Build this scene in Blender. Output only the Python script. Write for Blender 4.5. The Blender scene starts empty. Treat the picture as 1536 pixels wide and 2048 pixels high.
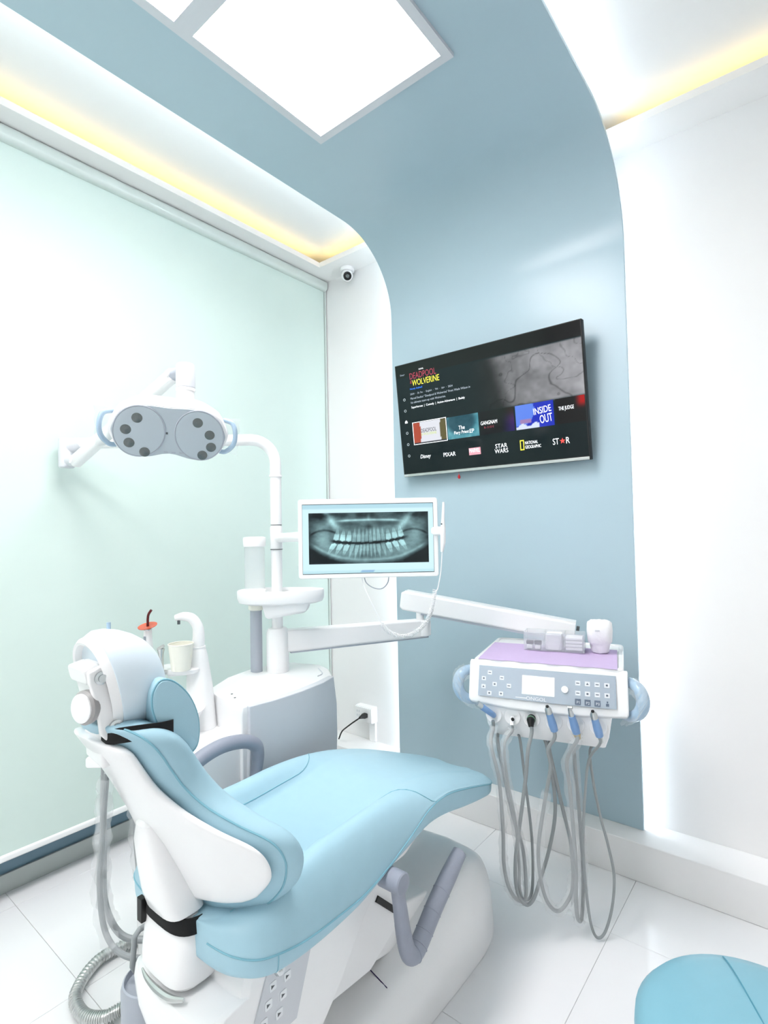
import bpy, bmesh, math, random
from mathutils import Vector, Matrix
random.seed(7)
S = bpy.context.scene
COL = S.collection
# ------------------------------------------------------------------ camera
cd = bpy.data.cameras.new('camera'); cam = bpy.data.objects.new('camera', cd); COL.objects.link(cam)
cam.matrix_world = Matrix(((0.779292,0.035581,0.625650,0.000000),(0.626370,-0.013806,-0.779403,0.000000),(-0.019094,0.999271,-0.033046,1.385000),(0.000000,0.000000,0.000000,1.000000)))
cd.sensor_fit = 'VERTICAL'; cd.sensor_height = 36; cd.lens = 18.8543; cd.clip_start = .02
S.camera = cam
# ------------------------------------------------------------------ world, exposure
W = bpy.data.worlds.new('world'); S.world = W; W.use_nodes = True
W.node_tree.nodes['Background'].inputs[0].default_value = (.8, .9, 1, 1)
W.node_tree.nodes['Background'].inputs[1].default_value = .35
vs = S.view_settings
vs.view_transform = 'Standard'; vs.look = 'None'; vs.gamma = 1; vs.use_curve_mapping = False
vs.exposure = 0.32
PANEL = 15.0      # radiance of the ceiling panels
LEDW = 14.0       # white strip behind the blue band
LEDY = 5.0       # warm strip in the cove

# ------------------------------------------------------------------ materials
def lin(c):
    return tuple((x/255/12.92 if x/255 <= .04045 else ((x/255+.055)/1.055)**2.4) for x in c)
MATS = {}
def M(name, rgb, rough=.45, metal=0, spec=.5, coat=0, emit=0, trans=0, alpha=1, var=.03, nscale=14, bump=0, bscale=300, ecol=None, ior=1.45, sheen=0, transl=0):
    if name in MATS: return MATS[name]
    m = bpy.data.materials.new(name); m.use_nodes = True
    nt = m.node_tree; b = nt.nodes['Principled BSDF']
    c = lin(rgb)
    tc = nt.nodes.new('ShaderNodeTexCoord')
    if var > 0:
        no = nt.nodes.new('ShaderNodeTexNoise'); no.inputs['Scale'].default_value = nscale; no.inputs['Detail'].default_value = 3
        nt.links.new(tc.outputs['Object'], no.inputs['Vector'])
        mx = nt.nodes.new('ShaderNodeMix'); mx.data_type = 'RGBA'
        mx.inputs[6].default_value = (*[x*(1-var) for x in c], 1)
        mx.inputs[7].default_value = (*[min(1, x*(1+var)) for x in c], 1)
        nt.links.new(no.outputs['Fac'], mx.inputs[0]); nt.links.new(mx.outputs[2], b.inputs['Base Color'])
    else:
        b.inputs['Base Color'].default_value = (*c, 1)
    b.inputs['Roughness'].default_value = rough; b.inputs['Metallic'].default_value = metal
    b.inputs['Specular IOR Level'].default_value = spec; b.inputs['Coat Weight'].default_value = coat
    b.inputs['Coat Roughness'].default_value = .05
    b.inputs['Transmission Weight'].default_value = trans; b.inputs['Alpha'].default_value = alpha
    b.inputs['IOR'].default_value = ior
    if sheen: b.inputs['Sheen Weight'].default_value = sheen
    if emit:
        b.inputs['Emission Color'].default_value = (*(lin(ecol) if ecol else c), 1); b.inputs['Emission Strength'].default_value = emit
    if bump:
        n2 = nt.nodes.new('ShaderNodeTexNoise'); n2.inputs['Scale'].default_value = bscale; n2.inputs['Detail'].default_value = 4
        nt.links.new(tc.outputs['Object'], n2.inputs['Vector'])
        bp = nt.nodes.new('ShaderNodeBump'); bp.inputs['Strength'].default_value = bump; bp.inputs['Distance'].default_value = .002
        nt.links.new(n2.outputs['Fac'], bp.inputs['Height']); nt.links.new(bp.outputs['Normal'], b.inputs['Normal'])
    MATS[name] = m; return m
def Mattr(name, strength, rough=.08):
    m = bpy.data.materials.new(name); m.use_nodes = True; nt = m.node_tree; b = nt.nodes['Principled BSDF']
    a = nt.nodes.new('ShaderNodeAttribute'); a.attribute_name = 'Col'
    b.inputs['Base Color'].default_value = (.006, .008, .008, 1); b.inputs['Roughness'].default_value = rough; b.inputs['Specular IOR Level'].default_value = .22
    nt.links.new(a.outputs['Color'], b.inputs['Emission Color']); b.inputs['Emission Strength'].default_value = strength
    return m

white = M('white_plastic', (248, 249, 250), .28, coat=.25, var=.01)
whitem = M('white_matte_plastic', (246, 247, 248), .45, var=.01)
paint = M('white_wall_paint', (243, 243, 243), .6, var=.012, nscale=3, bump=.04, bscale=180)
ceilm = M('white_ceiling_paint', (243, 243, 242), .7, var=.012, nscale=3)
bluep = M('slate_blue_panel_paint', (177, 200, 211), .30, spec=.5, var=.02, nscale=2.5, bump=.03, bscale=120)
vinyl = M('sky_blue_vinyl', (168, 205, 220), .42, spec=.4, var=.03, nscale=30, bump=.12, bscale=900)
pipem = M('blue_piping', (128, 182, 200), .45, var=.02)
stoolv = M('teal_vinyl', (130, 182, 199), .38, spec=.4, var=.03, nscale=30, bump=.1, bscale=900)
greyrub = M('grey_rubber', (150, 156, 170), .5, var=.04, nscale=40, bump=.1)
grey = M('grey_plastic', (176, 183, 194), .4, var=.02)
lgrey = M('light_grey_plastic', (212, 216, 222), .3, coat=.15, var=.02)
dgrey = M('dark_grey_plastic', (88, 94, 98), .45, var=.05)
black = M('black_plastic', (16, 17, 18), .5, var=.1)
strapm = M('black_webbing', (14, 15, 17), .8, var=.2, nscale=120, bump=.4, bscale=700)
chrome = M('chrome', (205, 210, 212), .16, metal=1, var=.02)
steel = M('brushed_steel', (204, 206, 205), .3, metal=1, var=.06, nscale=60)
tilem = M('white_glazed_tile', (245, 246, 248), .06, spec=.5, var=.02, nscale=2.2)
grout = M('grey_grout', (222, 226, 228), .8, var=.08, nscale=60)
blindm = M('mint_blind_fabric', (215, 233, 227), .75, var=.015, nscale=6, bump=.08, bscale=700)
railm = M('pale_aluminium', (216, 226, 222), .35, metal=.2, var=.02)
baseg = M('grey_baseboard_tile', (190, 198, 196), .25, var=.03)
slate = M('slate_blue_wall_paint', (118, 148, 166), .5, var=.02)
clear = M('clear_plastic', (244, 248, 250), .08, trans=1, ior=1.12, var=0)
film = M('thin_plastic_film', (244, 248, 251), .22, spec=.6, alpha=.2, var=.05, nscale=25, bump=.8, bscale=60)
acryl = M('clear_acrylic', (228, 234, 240), .06, spec=.6, alpha=.24, var=0)
purple = M('lilac_paper', (204, 184, 222), .7, var=.03, nscale=40, bump=.15, bscale=300)
tissue = M('white_tissue', (244, 245, 247), .85, var=.03, nscale=60, bump=.6, bscale=90)
hosem = M('grey_hose_rubber', (150, 156, 158), .4, var=.05, nscale=50)
cordm = M('white_cord', (236, 238, 240), .4, var=.02)
bluehp = M('pale_blue_sleeve', (128, 166, 214), .3, spec=.6, var=.06, nscale=80)
handlem = M('blue_film_handle', (172, 198, 220), .18, spec=.6, coat=.4, var=.08, nscale=60)
orange = M('orange_shield', (226, 96, 62), .15, spec=.5, alpha=.8, var=.02)
darkred = M('dark_red_rod', (92, 14, 20), .25, var=.1)
paper = M('cream_paper', (247, 247, 236), .6, var=.01)
gold = M('brass_yellow', (176, 148, 66), .35, metal=.4, var=.05)
green = M('green_rubber', (118, 158, 134), .5, var=.04)
lens = M('dark_lens', (88, 96, 96), .12, spec=.6, coat=.6, var=.2, nscale=300)
lampface = M('lamp_grey_face', (186, 198, 206), .35, var=.015)
red = M('red_plastic', (190, 30, 40), .4, var=.05)
panelm = M('panel_diffuser', (255, 255, 255), .5, emit=PANEL, ecol=(255, 250, 249), var=0)
ledw = M('white_led', (250, 252, 255), .5, emit=LEDW, ecol=(246, 250, 255), var=0)
ledy = M('warm_led', (255, 226, 150), .5, emit=LEDY, ecol=(255, 224, 148), var=0)
lcd = M('lit_lcd', (226, 238, 246), .2, emit=.6, var=0)

# ------------------------------------------------------------------ geometry helpers : each returns (verts, faces)
def V(*a): return Vector(a)
def join(*parts):
    vv = []; ff = []
    for v, f in parts:
        o = len(vv); vv += [tuple(p) for p in v]; ff += [tuple(i+o for i in q) for q in f]
    return vv, ff
def box(x0, x1, y0, y1, z0, z1):
    v = [(x, y, z) for z in (z0, z1) for y in (y0, y1) for x in (x0, x1)]
    return v, [(0, 2, 3, 1), (4, 5, 7, 6), (0, 1, 5, 4), (2, 6, 7, 3), (0, 4, 6, 2), (1, 3, 7, 5)]
def xf(vf, mat):
    return [tuple(mat @ Vector(p)) for p in vf[0]], vf[1]
def cat(pts, n=8, closed=False):
    P = [Vector(p) for p in pts]; out = []; L = len(P)
    rng = range(L if closed else L-1)
    for i in rng:
        if closed: a, b, c, d = P[i-1], P[i], P[(i+1) % L], P[(i+2) % L]
        else:
            b, c = P[i], P[i+1]; a = P[i-1] if i else b*2-c; d = P[i+2] if i+2 < L else c*2-b
        for k in range(n):
            t = k/n; out.append(.5*((2*b)+(c-a)*t+(2*a-5*b+4*c-d)*t*t+(3*b-a-3*c+d)*t**3))
    if not closed: out.append(P[-1])
    return out
def cat1(xs, n):        # scalars
    return [p.x for p in cat([(x, 0, 0) for x in xs], n)]
def tube(path, r, seg=12, cap=True, closed=False, flat=1.0):
    P = [Vector(p) for p in path]; n = len(P); vv = []; ff = []
    R = r if isinstance(r, (list, tuple)) else [r]*n
    if len(R) != n:
        R = [R[min(len(R)-1, int(i/(n-1)*(len(R)-1)))] * (1-(i/(n-1)*(len(R)-1)) % 1) + R[min(len(R)-1, int(i/(n-1)*(len(R)-1))+1)] * ((i/(n-1)*(len(R)-1)) % 1) for i in range(n)]
    up = None
    for i in range(n):
        if closed: t = P[(i+1) % n]-P[i-1]
        else: t = P[min(i+1, n-1)]-P[max(i-1, 0)]
        if t.length < 1e-9: t = Vector((0, 0, 1))
        t.normalize()
        if up is None:
            up = Vector((0, 0, 1)) if abs(t.z) < .9 else Vector((1, 0, 0))
        s = t.cross(up)
        if s.length < 1e-6: s = t.cross(Vector((0, 1, 0)))
        s.normalize(); up = s.cross(t).normalized()
        for k in range(seg):
            a = 2*math.pi*k/seg
            vv.append(tuple(P[i]+(s*math.cos(a)+up*math.sin(a)*flat)*R[i]))
    m = n if closed else n-1
    for i in range(m):
        j = (i+1) % n
        for k in range(seg):
            l = (k+1) % seg
            ff.append((i*seg+k, i*seg+l, j*seg+l, j*seg+k))
    if cap and not closed:
        ff.append(tuple(range(seg))[::-1]); ff.append(tuple((n-1)*seg+k for k in range(seg)))
    return vv, ff
def loft(secs, cap=True, closed_u=True):
    n = len(secs[0]); vv = [tuple(p) for s in secs for p in s]; ff = []
    for i in range(len(secs)-1):
        for k in range(n if closed_u else n-1):
            l = (k+1) % n
            ff.append((i*n+k, i*n+l, (i+1)*n+l, (i+1)*n+k))
    if cap:
        ff.append(tuple(range(n))[::-1]); ff.append(tuple((len(secs)-1)*n+k for k in range(n)))
    return vv, ff
def lathe(prof, seg=24, c=(0, 0, 0), axis=(0, 0, 1)):
    secs = [[(max(r, 1e-5)*math.cos(2*math.pi*k/seg), max(r, 1e-5)*math.sin(2*math.pi*k/seg), z) for k in range(seg)] for r, z in prof]
    q = Vector((0, 0, 1)).rotation_difference(Vector(axis).normalized()).to_matrix().to_4x4()
    return xf(loft(secs), Matrix.Translation(c) @ q)
def cyl(c, r, h, axis=(0, 0, 1), seg=24, bev=.0):
    b = bev
    pr = [(r-b, 0), (r, b), (r, h-b), (r-b, h)] if b else [(r, 0), (r, h)]
    return lathe(pr, seg, c, axis)
def prism(poly, a0, a1, axis='x'):       # poly in the two other axes
    def pt(p, a): return (a, p[0], p[1]) if axis == 'x' else ((p[0], a, p[1]) if axis == 'y' else (p[0], p[1], a))
    return loft([[pt(p, a0) for p in poly], [pt(p, a1) for p in poly]])
def bar(p, q, w, h, up=(0, 0, 1)):       # rectangular bar from p to q
    p = Vector(p); q = Vector(q); t = (q-p).normalized(); s = t.cross(Vector(up)).normalized(); u = s.cross(t)
    return loft([[c+s*w/2*a+u*h/2*b for a, b in ((1, 1), (-1, 1), (-1, -1), (1, -1))] for c in (p, q)])
def sup(n, e):      # unit superellipse
    out = []
    for k in range(n):
        a = 2*math.pi*k/n; c, s = math.cos(a), math.sin(a)
        out.append((math.copysign(abs(c)**(2/e), c), math.copysign(abs(s)**(2/e), s)))
    return out
def rrect(w, h, r, n=5):      # rounded rectangle outline, centred
    out = []
    for cx, cy, a0 in ((w/2-r, h/2-r, 0), (-w/2+r, h/2-r, 90), (-w/2+r, -h/2+r, 180), (w/2-r, -h/2+r, 270)):
        for k in range(n+1):
            a = math.radians(a0+90*k/n); out.append((cx+r*math.cos(a), cy+r*math.sin(a)))
    return out
MWD = {}
def mk(name, vf, mat, parent=None, bevel=0, seg=3, smooth=True, ang=35, local=False, subd=0, solid=0):
    """one mesh object; verts in world space unless local=True"""
    me = bpy.data.meshes.new(name); v = vf[0]
    if parent is not None and not local:
        inv = MWD[parent.name].inverted(); v = [inv @ Vector(p) for p in v]
    base = Vector((0, 0, 0))
    if parent is None:
        xs = [Vector(p) for p in v]
        lo = Vector([min(p[i] for p in xs) for i in range(3)]); hi = Vector([max(p[i] for p in xs) for i in range(3)])
        base = Vector(((lo.x+hi.x)/2, (lo.y+hi.y)/2, lo.z)); v = [p-base for p in xs]
    me.from_pydata([tuple(p) for p in v], [], vf[1])
    bm = bmesh.new(); bm.from_mesh(me); bmesh.ops.remove_doubles(bm, verts=bm.verts, dist=1e-6)
    bmesh.ops.recalc_face_normals(bm, faces=bm.faces)
    if bevel:
        ed = [e for e in bm.edges if len(e.link_faces) == 2 and e.calc_face_angle(0) > math.radians(ang)]
        bmesh.ops.bevel(bm, geom=ed, offset=bevel, segments=seg, profile=.5, affect='EDGES', clamp_overlap=True)
    bm.to_mesh(me); bm.free()
    me.materials.append(mat)
    if smooth:
        for p in me.polygons: p.use_smooth = True
        me.set_sharp_from_angle(angle=math.radians(ang if not bevel else 50))
    o = bpy.data.objects.new(name, me); COL.objects.link(o)
    o.location = base
    if parent is not None: o.parent = parent
    MWD[o.name] = (MWD[parent.name] if parent is not None else Matrix.Identity(4)) @ Matrix.Translation(base)
    if bevel and smooth:
        wn = o.modifiers.new('weighted_normals', 'WEIGHTED_NORMAL'); wn.keep_sharp = True; wn.weight = 100
    if subd:
        md = o.modifiers.new('subdivision', 'SUBSURF'); md.levels = subd; md.render_levels = subd
    return o
def tag(o, label, cat_, group=None):
    o['label'] = label; o['category'] = cat_
    if group: o['group'] = group
    return o
def thing(name, label, cat_, loc, rot=None, group=None):
    o = bpy.data.objects.new(name, None); COL.objects.link(o); o.empty_display_size = .05
    m = Matrix.Translation(loc) @ (rot.to_4x4() if rot else Matrix.Identity(4))
    o.location = loc
    if rot: o.rotation_euler = rot.to_euler()
    MWD[o.name] = m
    return tag(o, label, cat_, group)
def struct(name, vf, mat, **k):
    o = mk(name, vf, mat, **k); o['kind'] = 'structure'; return o
def text(name, s, mat, parent, x, z, size, y=0, align='LEFT', sx=1, shear=0, bold=0, rotz=0):
    """flat lettering in the parent's local XZ plane, readable from -Y; x,z = left baseline"""
    c = bpy.data.curves.new(name, 'FONT'); c.body = s; c.size = size; c.align_x = align; c.shear = shear; c.offset = bold; c.resolution_u = 3
    t = bpy.data.objects.new(name+'_tmp', c); COL.objects.link(t)
    dg = bpy.context.evaluated_depsgraph_get()
    me = bpy.data.meshes.new_from_object(t.evaluated_get(dg)); bpy.data.objects.remove(t)
    ca, sa = math.cos(rotz), math.sin(rotz)
    for v in me.vertices:
        a, b = v.co.x*sx, v.co.y
        v.co = (x+a*ca-b*sa, y, z+a*sa+b*ca)
    me.materials.clear(); me.materials.append(mat)
    o = bpy.data.objects.new(name, me); COL.objects.link(o); o.parent = parent
    MWD[o.name] = MWD[parent.name]
    return o
def quadY(x0, x1, z0, z1, y): return [(x0, y, z0), (x1, y, z0), (x1, y, z1), (x0, y, z1)], [(0, 1, 2, 3)]
def colorgrid(name, x0, x1, z0, z1, y, nx, nz, fn, mat, parent):
    vv = []; ff = []; cols = []
    for j in range(nz+1):
        for i in range(nx+1):
            u, v = i/nx, j/nz; vv.append((x0+(x1-x0)*u, y, z0+(z1-z0)*v)); cols.append(fn(u, v))
    for j in range(nz):
        for i in range(nx):
            a = j*(nx+1)+i; ff.append((a, a+1, a+nx+2, a+nx+1))
    me = bpy.data.meshes.new(name); me.from_pydata(vv, [], ff)
    at = me.color_attributes.new('Col', 'FLOAT_COLOR', 'POINT')
    flat = []
    for c in cols: flat += [*lin([max(0, min(255, q)) for q in c]), 1.0]
    at.data.foreach_set('color', flat)
    me.materials.append(mat)
    o = bpy.data.objects.new(name, me); COL.objects.link(o); o.parent = parent
    MWD[o.name] = MWD[parent.name]
    return o

# ================================================================== SETTING
XL, XR, YB, YN, ZC = -2.517, 1.45, 2.438, -2.0, 3.065
fl = struct('floor', box(XL-.1, XR+.1, YN-.1, YB+.1, -.06, -.004), grout)
tile_me = None
for i in range(-4, 4):
    for j in range(-7, 1):
        x0 = -.593+.6*i; y0 = 1.925+.6*j
        x1, y1 = x0+.6, y0+.6
        if x1 < XL or x0 > XR or y1 < YN or y0 > YB: continue
        if tile_me is None:
            t = mk('tile', box(.0006, .5994, .0006, .5994, -.008, 0), tilem, fl, bevel=.0008, seg=1, local=True, smooth=False); tile_me = t.data
        else:
            t = bpy.data.objects.new('tile', tile_me); COL.objects.link(t); t.parent = fl
        t.location = Vector((x0, y0, 0))-fl.location
        MWD[t.name] = Matrix.Translation((x0, y0, 0))
struct('wall_back', box(XL-.1, XR+.1, YB, YB+.1, 0, ZC+.1), paint)
struct('wall_left', box(XL-.1, XL, YN, YB, 0, ZC+.1), slate)
struct('wall_right', box(XR, XR+.1, YN, YB, 0, ZC+.1), paint)
struct('wall_front', box(XL-.1, XR+.1, YN-.1, YN, 0, ZC+.1), paint)
struct('ceiling', box(XL-.1, XR+.1, YN-.1, YB+.1, ZC, ZC+.1), ceilm)
struct('baseboard_left', box(XL, XL+.012, YN, YB, 0, .073), baseg, bevel=.002)
# raised ledge along the back wall
struct('baseboard_back', box(XL+.02, XR, 2.26, YB, 0, .150), paint, bevel=.004)
# soffits of the cove
SX, SY, SZ = -2.285, 2.268, 2.980
struct('trim_1', join(box(XL, SX, YN, YB, SZ, SZ+.018), box(SX-.012, SX, YN, SY, SZ+.018, SZ+.03)), ceilm)
struct('trim_2', join(box(SX, XR, SY, YB, SZ, SZ+.018), box(SX, XR, SY, SY+.012, SZ+.018, SZ+.03)), ceilm)
tag(mk('led_strip', box(SX-.045, SX-.032, YN+.05, SY-.02, SZ+.0185, SZ+.026), ledy), 'warm yellow light strip in the cove above the mint blind', 'light strip', 'warm cove strips')
tag(mk('led_strip', box(SX+.01, -1.86, SY+.032, SY+.045, SZ+.0185, SZ+.026), ledy), 'short warm yellow light strip in the cove above the dome camera', 'light strip', 'warm cove strips')
tag(mk('led_strip', box(-.55, XR-.05, SY+.032, SY+.045, SZ+.0185, SZ+.026), ledy), 'warm yellow light strip in the cove above the right white wall', 'light strip', 'warm cove strips')
# blue band: up the wall, round the corner, over the ceiling
BX0, BX1, BY, BZ, BR = -1.818, -.583, 2.362, 2.960, .39
def bandprof(d, y_end=YN+.02, z0=.150):
    """room-side profile offset by d towards the wall / ceiling"""
    p = [(BY+d, z0)]
    for k in range(25):
        a = math.pi/2*k/24
        p.append((BY-BR+(BR+d)*math.cos(a), BZ-BR+(BR+d)*math.sin(a)))
    p.append((y_end, BZ+d)); return p
def bandsolid(x0, x1, d0, d1, **k):
    A = bandprof(d0, **k); B = bandprof(d1, **k); secs = []
    for a, b in zip(A, B): secs.append([(x0, *a), (x1, *a), (x1, *b), (x0, *b)])
    return loft(secs)
struct('trim_3', bandsolid(BX0, BX1, 0, .018), bluep, bevel=.002, seg=2)
# core that carries the band
struct('trim_4', join(box(BX0+.07, BX1-.07, BY+.020, YB, .15, 2.50), box(BX0+.07, BX1-.07, YN+.02, 1.95, BZ+.020, ZC)), paint)
# white strips behind both edges
def ledpath(x, s):
    A = bandprof(.024); B = bandprof(.034); secs = []
    for a, b in zip(A, B): secs.append([(x, *a), (x+.008*s, *a), (x+.008*s, *b), (x, *b)])
    return loft(secs)
tag(mk('led_strip', ledpath(BX1-.048, 1), ledw), 'white light strip hidden behind the right edge of the blue band', 'light strip', 'white strips behind the blue band')
tag(mk('led_strip', ledpath(BX0+.048, -1), ledw), 'white light strip hidden behind the left edge of the blue band', 'light strip', 'white strips behind the blue band')

# ------------------------------------------------------------------ ceiling panels
def panel(yc, lab):
    xc = -1.19; t = thing('ceiling_light', lab, 'ceiling light', (xc, yc, BZ-.014), group='square light panels in the blue ceiling band')
    o, i = .312, .280
    fr = []
    for (a, b, c, d) in ((-o, o, -o, -i), (-o, o, i, o), (-o, -i, -i, i), (i, o, -i, i)): fr.append(box(xc+a, xc+b, yc+c, yc+d, BZ-.014, BZ-.0005))
    mk('frame', join(*fr), lgrey, t, smooth=False)
    mk('diffuser', box(xc-i, xc+i, yc-i, yc+i, BZ-.008, BZ-.002), panelm, t, smooth=False)
panel(1.197, 'square light panel in the blue ceiling band, the one farthest from the viewer')
panel(.573, 'square light panel in the blue ceiling band, cut by the top of the picture')
panel(-.60, 'added square fill light panel, unseen, in the blue ceiling band behind the viewer')  # unseen panel, added to give the room fill light
panel(-1.23, 'added rearmost square fill light panel, unseen, in the blue ceiling band')  # second added fill panel, also out of view

# ------------------------------------------------------------------ roller blind
XBL = -2.405
bl = thing('roller_blind', 'wide pale mint roller blind covering the left wall', 'blind', (XBL, .2, .18))
mk('fabric', box(XBL-.002, XBL+.001, YN+.1, 2.418, .195, 2.945), blindm, bl)
mk('head_box', loft([[(XBL+.005+a, y, 2.948+b) for a, b in rrect(.052, .064, .022)] for y in (YN+.05, 2.424)]), railm, bl)
mk('bottom_rail', loft([[(XBL+a, y, .186+b) for a, b in rrect(.02, .026, .008)] for y in (YN+.1, 2.420)]), white, bl)
mk('side_channel', box(XBL-.006, XBL+.008, 2.421, 2.432, .17, 2.92), railm, bl)

# ------------------------------------------------------------------ dome camera under the soffit
cc = thing('security_camera', 'small white dome security camera under the soffit beside the blue band', 'camera', (-2.165, 2.385, SZ))
cx, cy = -2.165, 2.385
mk('mount_ring', lathe([(.001, 0), (.042, 0), (.044, -.006), (.044, -.016), (.038, -.022), (.001, -.022)], 28, (cx, cy, SZ-.0005)), white, cc)
mk('turret', lathe([(.001, .034), (.02, .032), (.033, .02), (.037, 0), (.033, -.02), (.024, -.031), (.001, -.033)], 28, (cx, cy-.002, SZ-.045), (.55, -.72, -.45)), white, cc)
lens_ax = Vector((.62, -.62, -.5)).normalized(); lc = Vector((cx, cy-.002, SZ-.045))+lens_ax*.028
mk('lens_ring', lathe([(.001, 0), (.024, 0), (.025, .008), (.021, .012), (.001, .010)], 24, lc, lens_ax), black, cc)
mk('lens_glass', lathe([(.001, 0), (.013, 0), (.010, .004), (.001, .005)], 20, lc+lens_ax*.0101, lens_ax), lens, cc)

# ------------------------------------------------------------------ wall socket and plug
so = thing('wall_socket', 'white surface mounted power socket on the wall beside the blue band', 'socket', (-2.10, YB, .30))
mk('back_box', box(-2.165, -2.035, YB-.046, YB-.0005, .262, .352), white, so, bevel=.004)
mk('face_plate', box(-2.163, -2.037, YB-.054, YB-.0455, .266, .348), whitem, so, bevel=.002)
for x, z in ((-2.145, .322), (-2.130, .322), (-2.145, .298), (-2.130, .298)):
    mk('slot', box(x-.0015, x+.0015, YB-.0548, YB-.0538, z-.006, z+.006), grey, so, smooth=False)
mk('trunking', box(-2.085, -2.040, YB-.018, YB-.0005, .150, .262), white, so, bevel=.002)
pc = thing('power_cord', 'black power plug and cord in the white wall socket', 'cord', (-2.08, YB-.06, .30))
mk('plug', loft([[(-2.078+a*s, y, .308+b*s) for a, b in rrect(.030, .026, .006)] for y, s in ((YB-.0555, 1), (YB-.075, 1), (YB-.09, .7), (YB-.11, .4))]), black, pc)
mk('cord', tube(cat([(-2.078, YB-.10, .308), (-2.09, YB-.135, .295), (-2.15, YB-.14, .25), (-2.20, YB-.13, .21), (-2.235, YB-.12, .157)], 6), .004, 8), black, pc)

# ------------------------------------------------------------------ television
TVR = Matrix.Rotation(math.radians(6.4), 3, 'X')      # top leans into the room
TW, TH = .980, .588
tv = thing('television', 'flat black television hung tilted on the blue wall showing a film menu', 'television', (-1.217, 2.272, 1.956), TVR)
# local: x right, z up, front = -y
mk('cabinet', box(-TW/2, TW/2, 0, .030, -TH/2, TH/2), black, tv, bevel=.003, local=True)
mk('rear_bulge', box(-TW*.36, TW*.36, .030, .055, -TH*.40, TH*.18), black, tv, bevel=.01, local=True)
mk('bottom_trim', box(-TW/2+.004, TW/2-.004, -.0035, .003, -TH/2+.001, -TH/2+.014), steel, tv, bevel=.001, local=True)
mk('wall_mount', join(box(-.16, .16, .054, .066, -.15, .10), box(-.11, -.07, .06, .070, -.18, .15)), black, tv, local=True)
def tu(u): return -TW/2+TW*u
def tvv(v): return -TH/2+TH*v
rn = random.Random(3)
def vnoise(seed):
    r = random.Random(seed); g = [[r.random() for _ in range(64)] for _ in range(64)]
    def f(x, y):
        i, j = int(math.floor(x)), int(math.floor(y)); a, b = x-i, y-j; a = a*a*(3-2*a); b = b*b*(3-2*b)
        q = lambda m, n: g[m % 64][n % 64]
        return (q(i, j)*(1-a)+q(i+1, j)*a)*(1-b)+(q(i, j+1)*(1-a)+q(i+1, j+1)*a)*b
    return f
N1, N2 = vnoise(1), vnoise(2)
def fbm(x, y): return N1(x, y)*.5+N2(x*2.1, y*2.1)*.28+N1(x*4.3+7, y*4.3)*.22
def sst(a, b, x):
    t = max(0, min(1, (x-a)/(b-a))); return t*t*(3-2*t)
def tvpic(u, v):
    base = (2+5*v, 16+10*v, 20+10*v)
    m = sst(.40, .62, u+.10*(v-.6))*sst(.44, .47, v)*(1-sst(.872, .884, v))
    c1 = abs(fbm(u*5+3, v*3.2)-.5); c2 = abs(fbm(u*7+11, v*4+5)-.47)
    g = 78+58*fbm(u*14, v*9)+34*sst(.55, .95, u)
    g *= 1-.35*math.exp(-(c1/.010)**2)-.22*math.exp(-(c2/.008)**2)
    g *= 1-.72*sst(.66, .56, u+.16*(v-.65))
    c = [b*(1-m)+q*m for b, q in zip(base, (g, g*1.0, g*1.03))]
    if v > .884: c = (6+12*u, 18-6*u, 14)
    return c
tvmat = Mattr('tv_picture', .95, .07)
colorgrid('screen', tu(.006), tu(.994), tvv(.03), tvv(.992), -.0004, 260, 146, tvpic, tvmat, tv)
def E_(n, rgb, s=.95): return M(n, rgb, .3, emit=s, var=0)
tx = E_('screen_white', (226, 230, 234)); txg = E_('screen_grey', (140, 150, 160)); txy = E_('screen_yellow', (206, 200, 60)); txr = E_('screen_red', (130, 44, 60))
txb = E_('screen_blue', (46, 110, 214)); txd = E_('screen_dark', (24, 22, 30)); txm = E_('screen_scarlet', (206, 60, 54)); txgr = E_('screen_olive', (150, 160, 70))
def T(s, u, v, w, h, mat, y=-.0016, bold=0, shear=0, rot=0):
    o = text('caption', s, mat, tv, 0, 0, 1, y=0, bold=0, shear=shear)
    xs = [q.co.x for q in o.data.vertices]; zs = [q.co.z for q in o.data.vertices]
    sx = w*TW/(max(xs)-min(xs)); sz = h*TH/(max(zs)-min(zs)); ca, sa = math.cos(rot), math.sin(rot); x0, z0 = min(xs), min(zs)
    for q in o.data.vertices:
        a, b = (q.co.x-x0)*sx, (q.co.z-z0)*sz
        q.co = (tu(u)+a*ca-b*sa, y, tvv(v)+a*sa+b*ca)
    return o
T('MARVEL', .155, .918, .03, .012, tx)
T('DEADPOOL', .094, .852, .165, .054, txr)
T('&', .094, .815, .010, .03, txr)
T('WOLVERINE', .106, .792, .17, .052, txy)
T('Newly Added!', .090, .757, .078, .020, txb)
T('2024  \u00b7  2h 7m  \u00b7  English  \u00b7  TH  \u00b7  16+  \u00b7  2024', .088, .712, .262, .020, txg)
T('Marvel Studios\u2019 "Deadpool & Wolverine" From Wade Wilson in', .088, .672, .36, .024, txg)
T('his ultimate team-up with Wolverine.', .088, .636, .217, .024, txg)
T('Superheroes  |  Comedy  |  Action-Adventure  |  Buddy', .089, .594, .325, .024, tx)
T('Disney+', .033, .895, .030, .018, txg)
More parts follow.
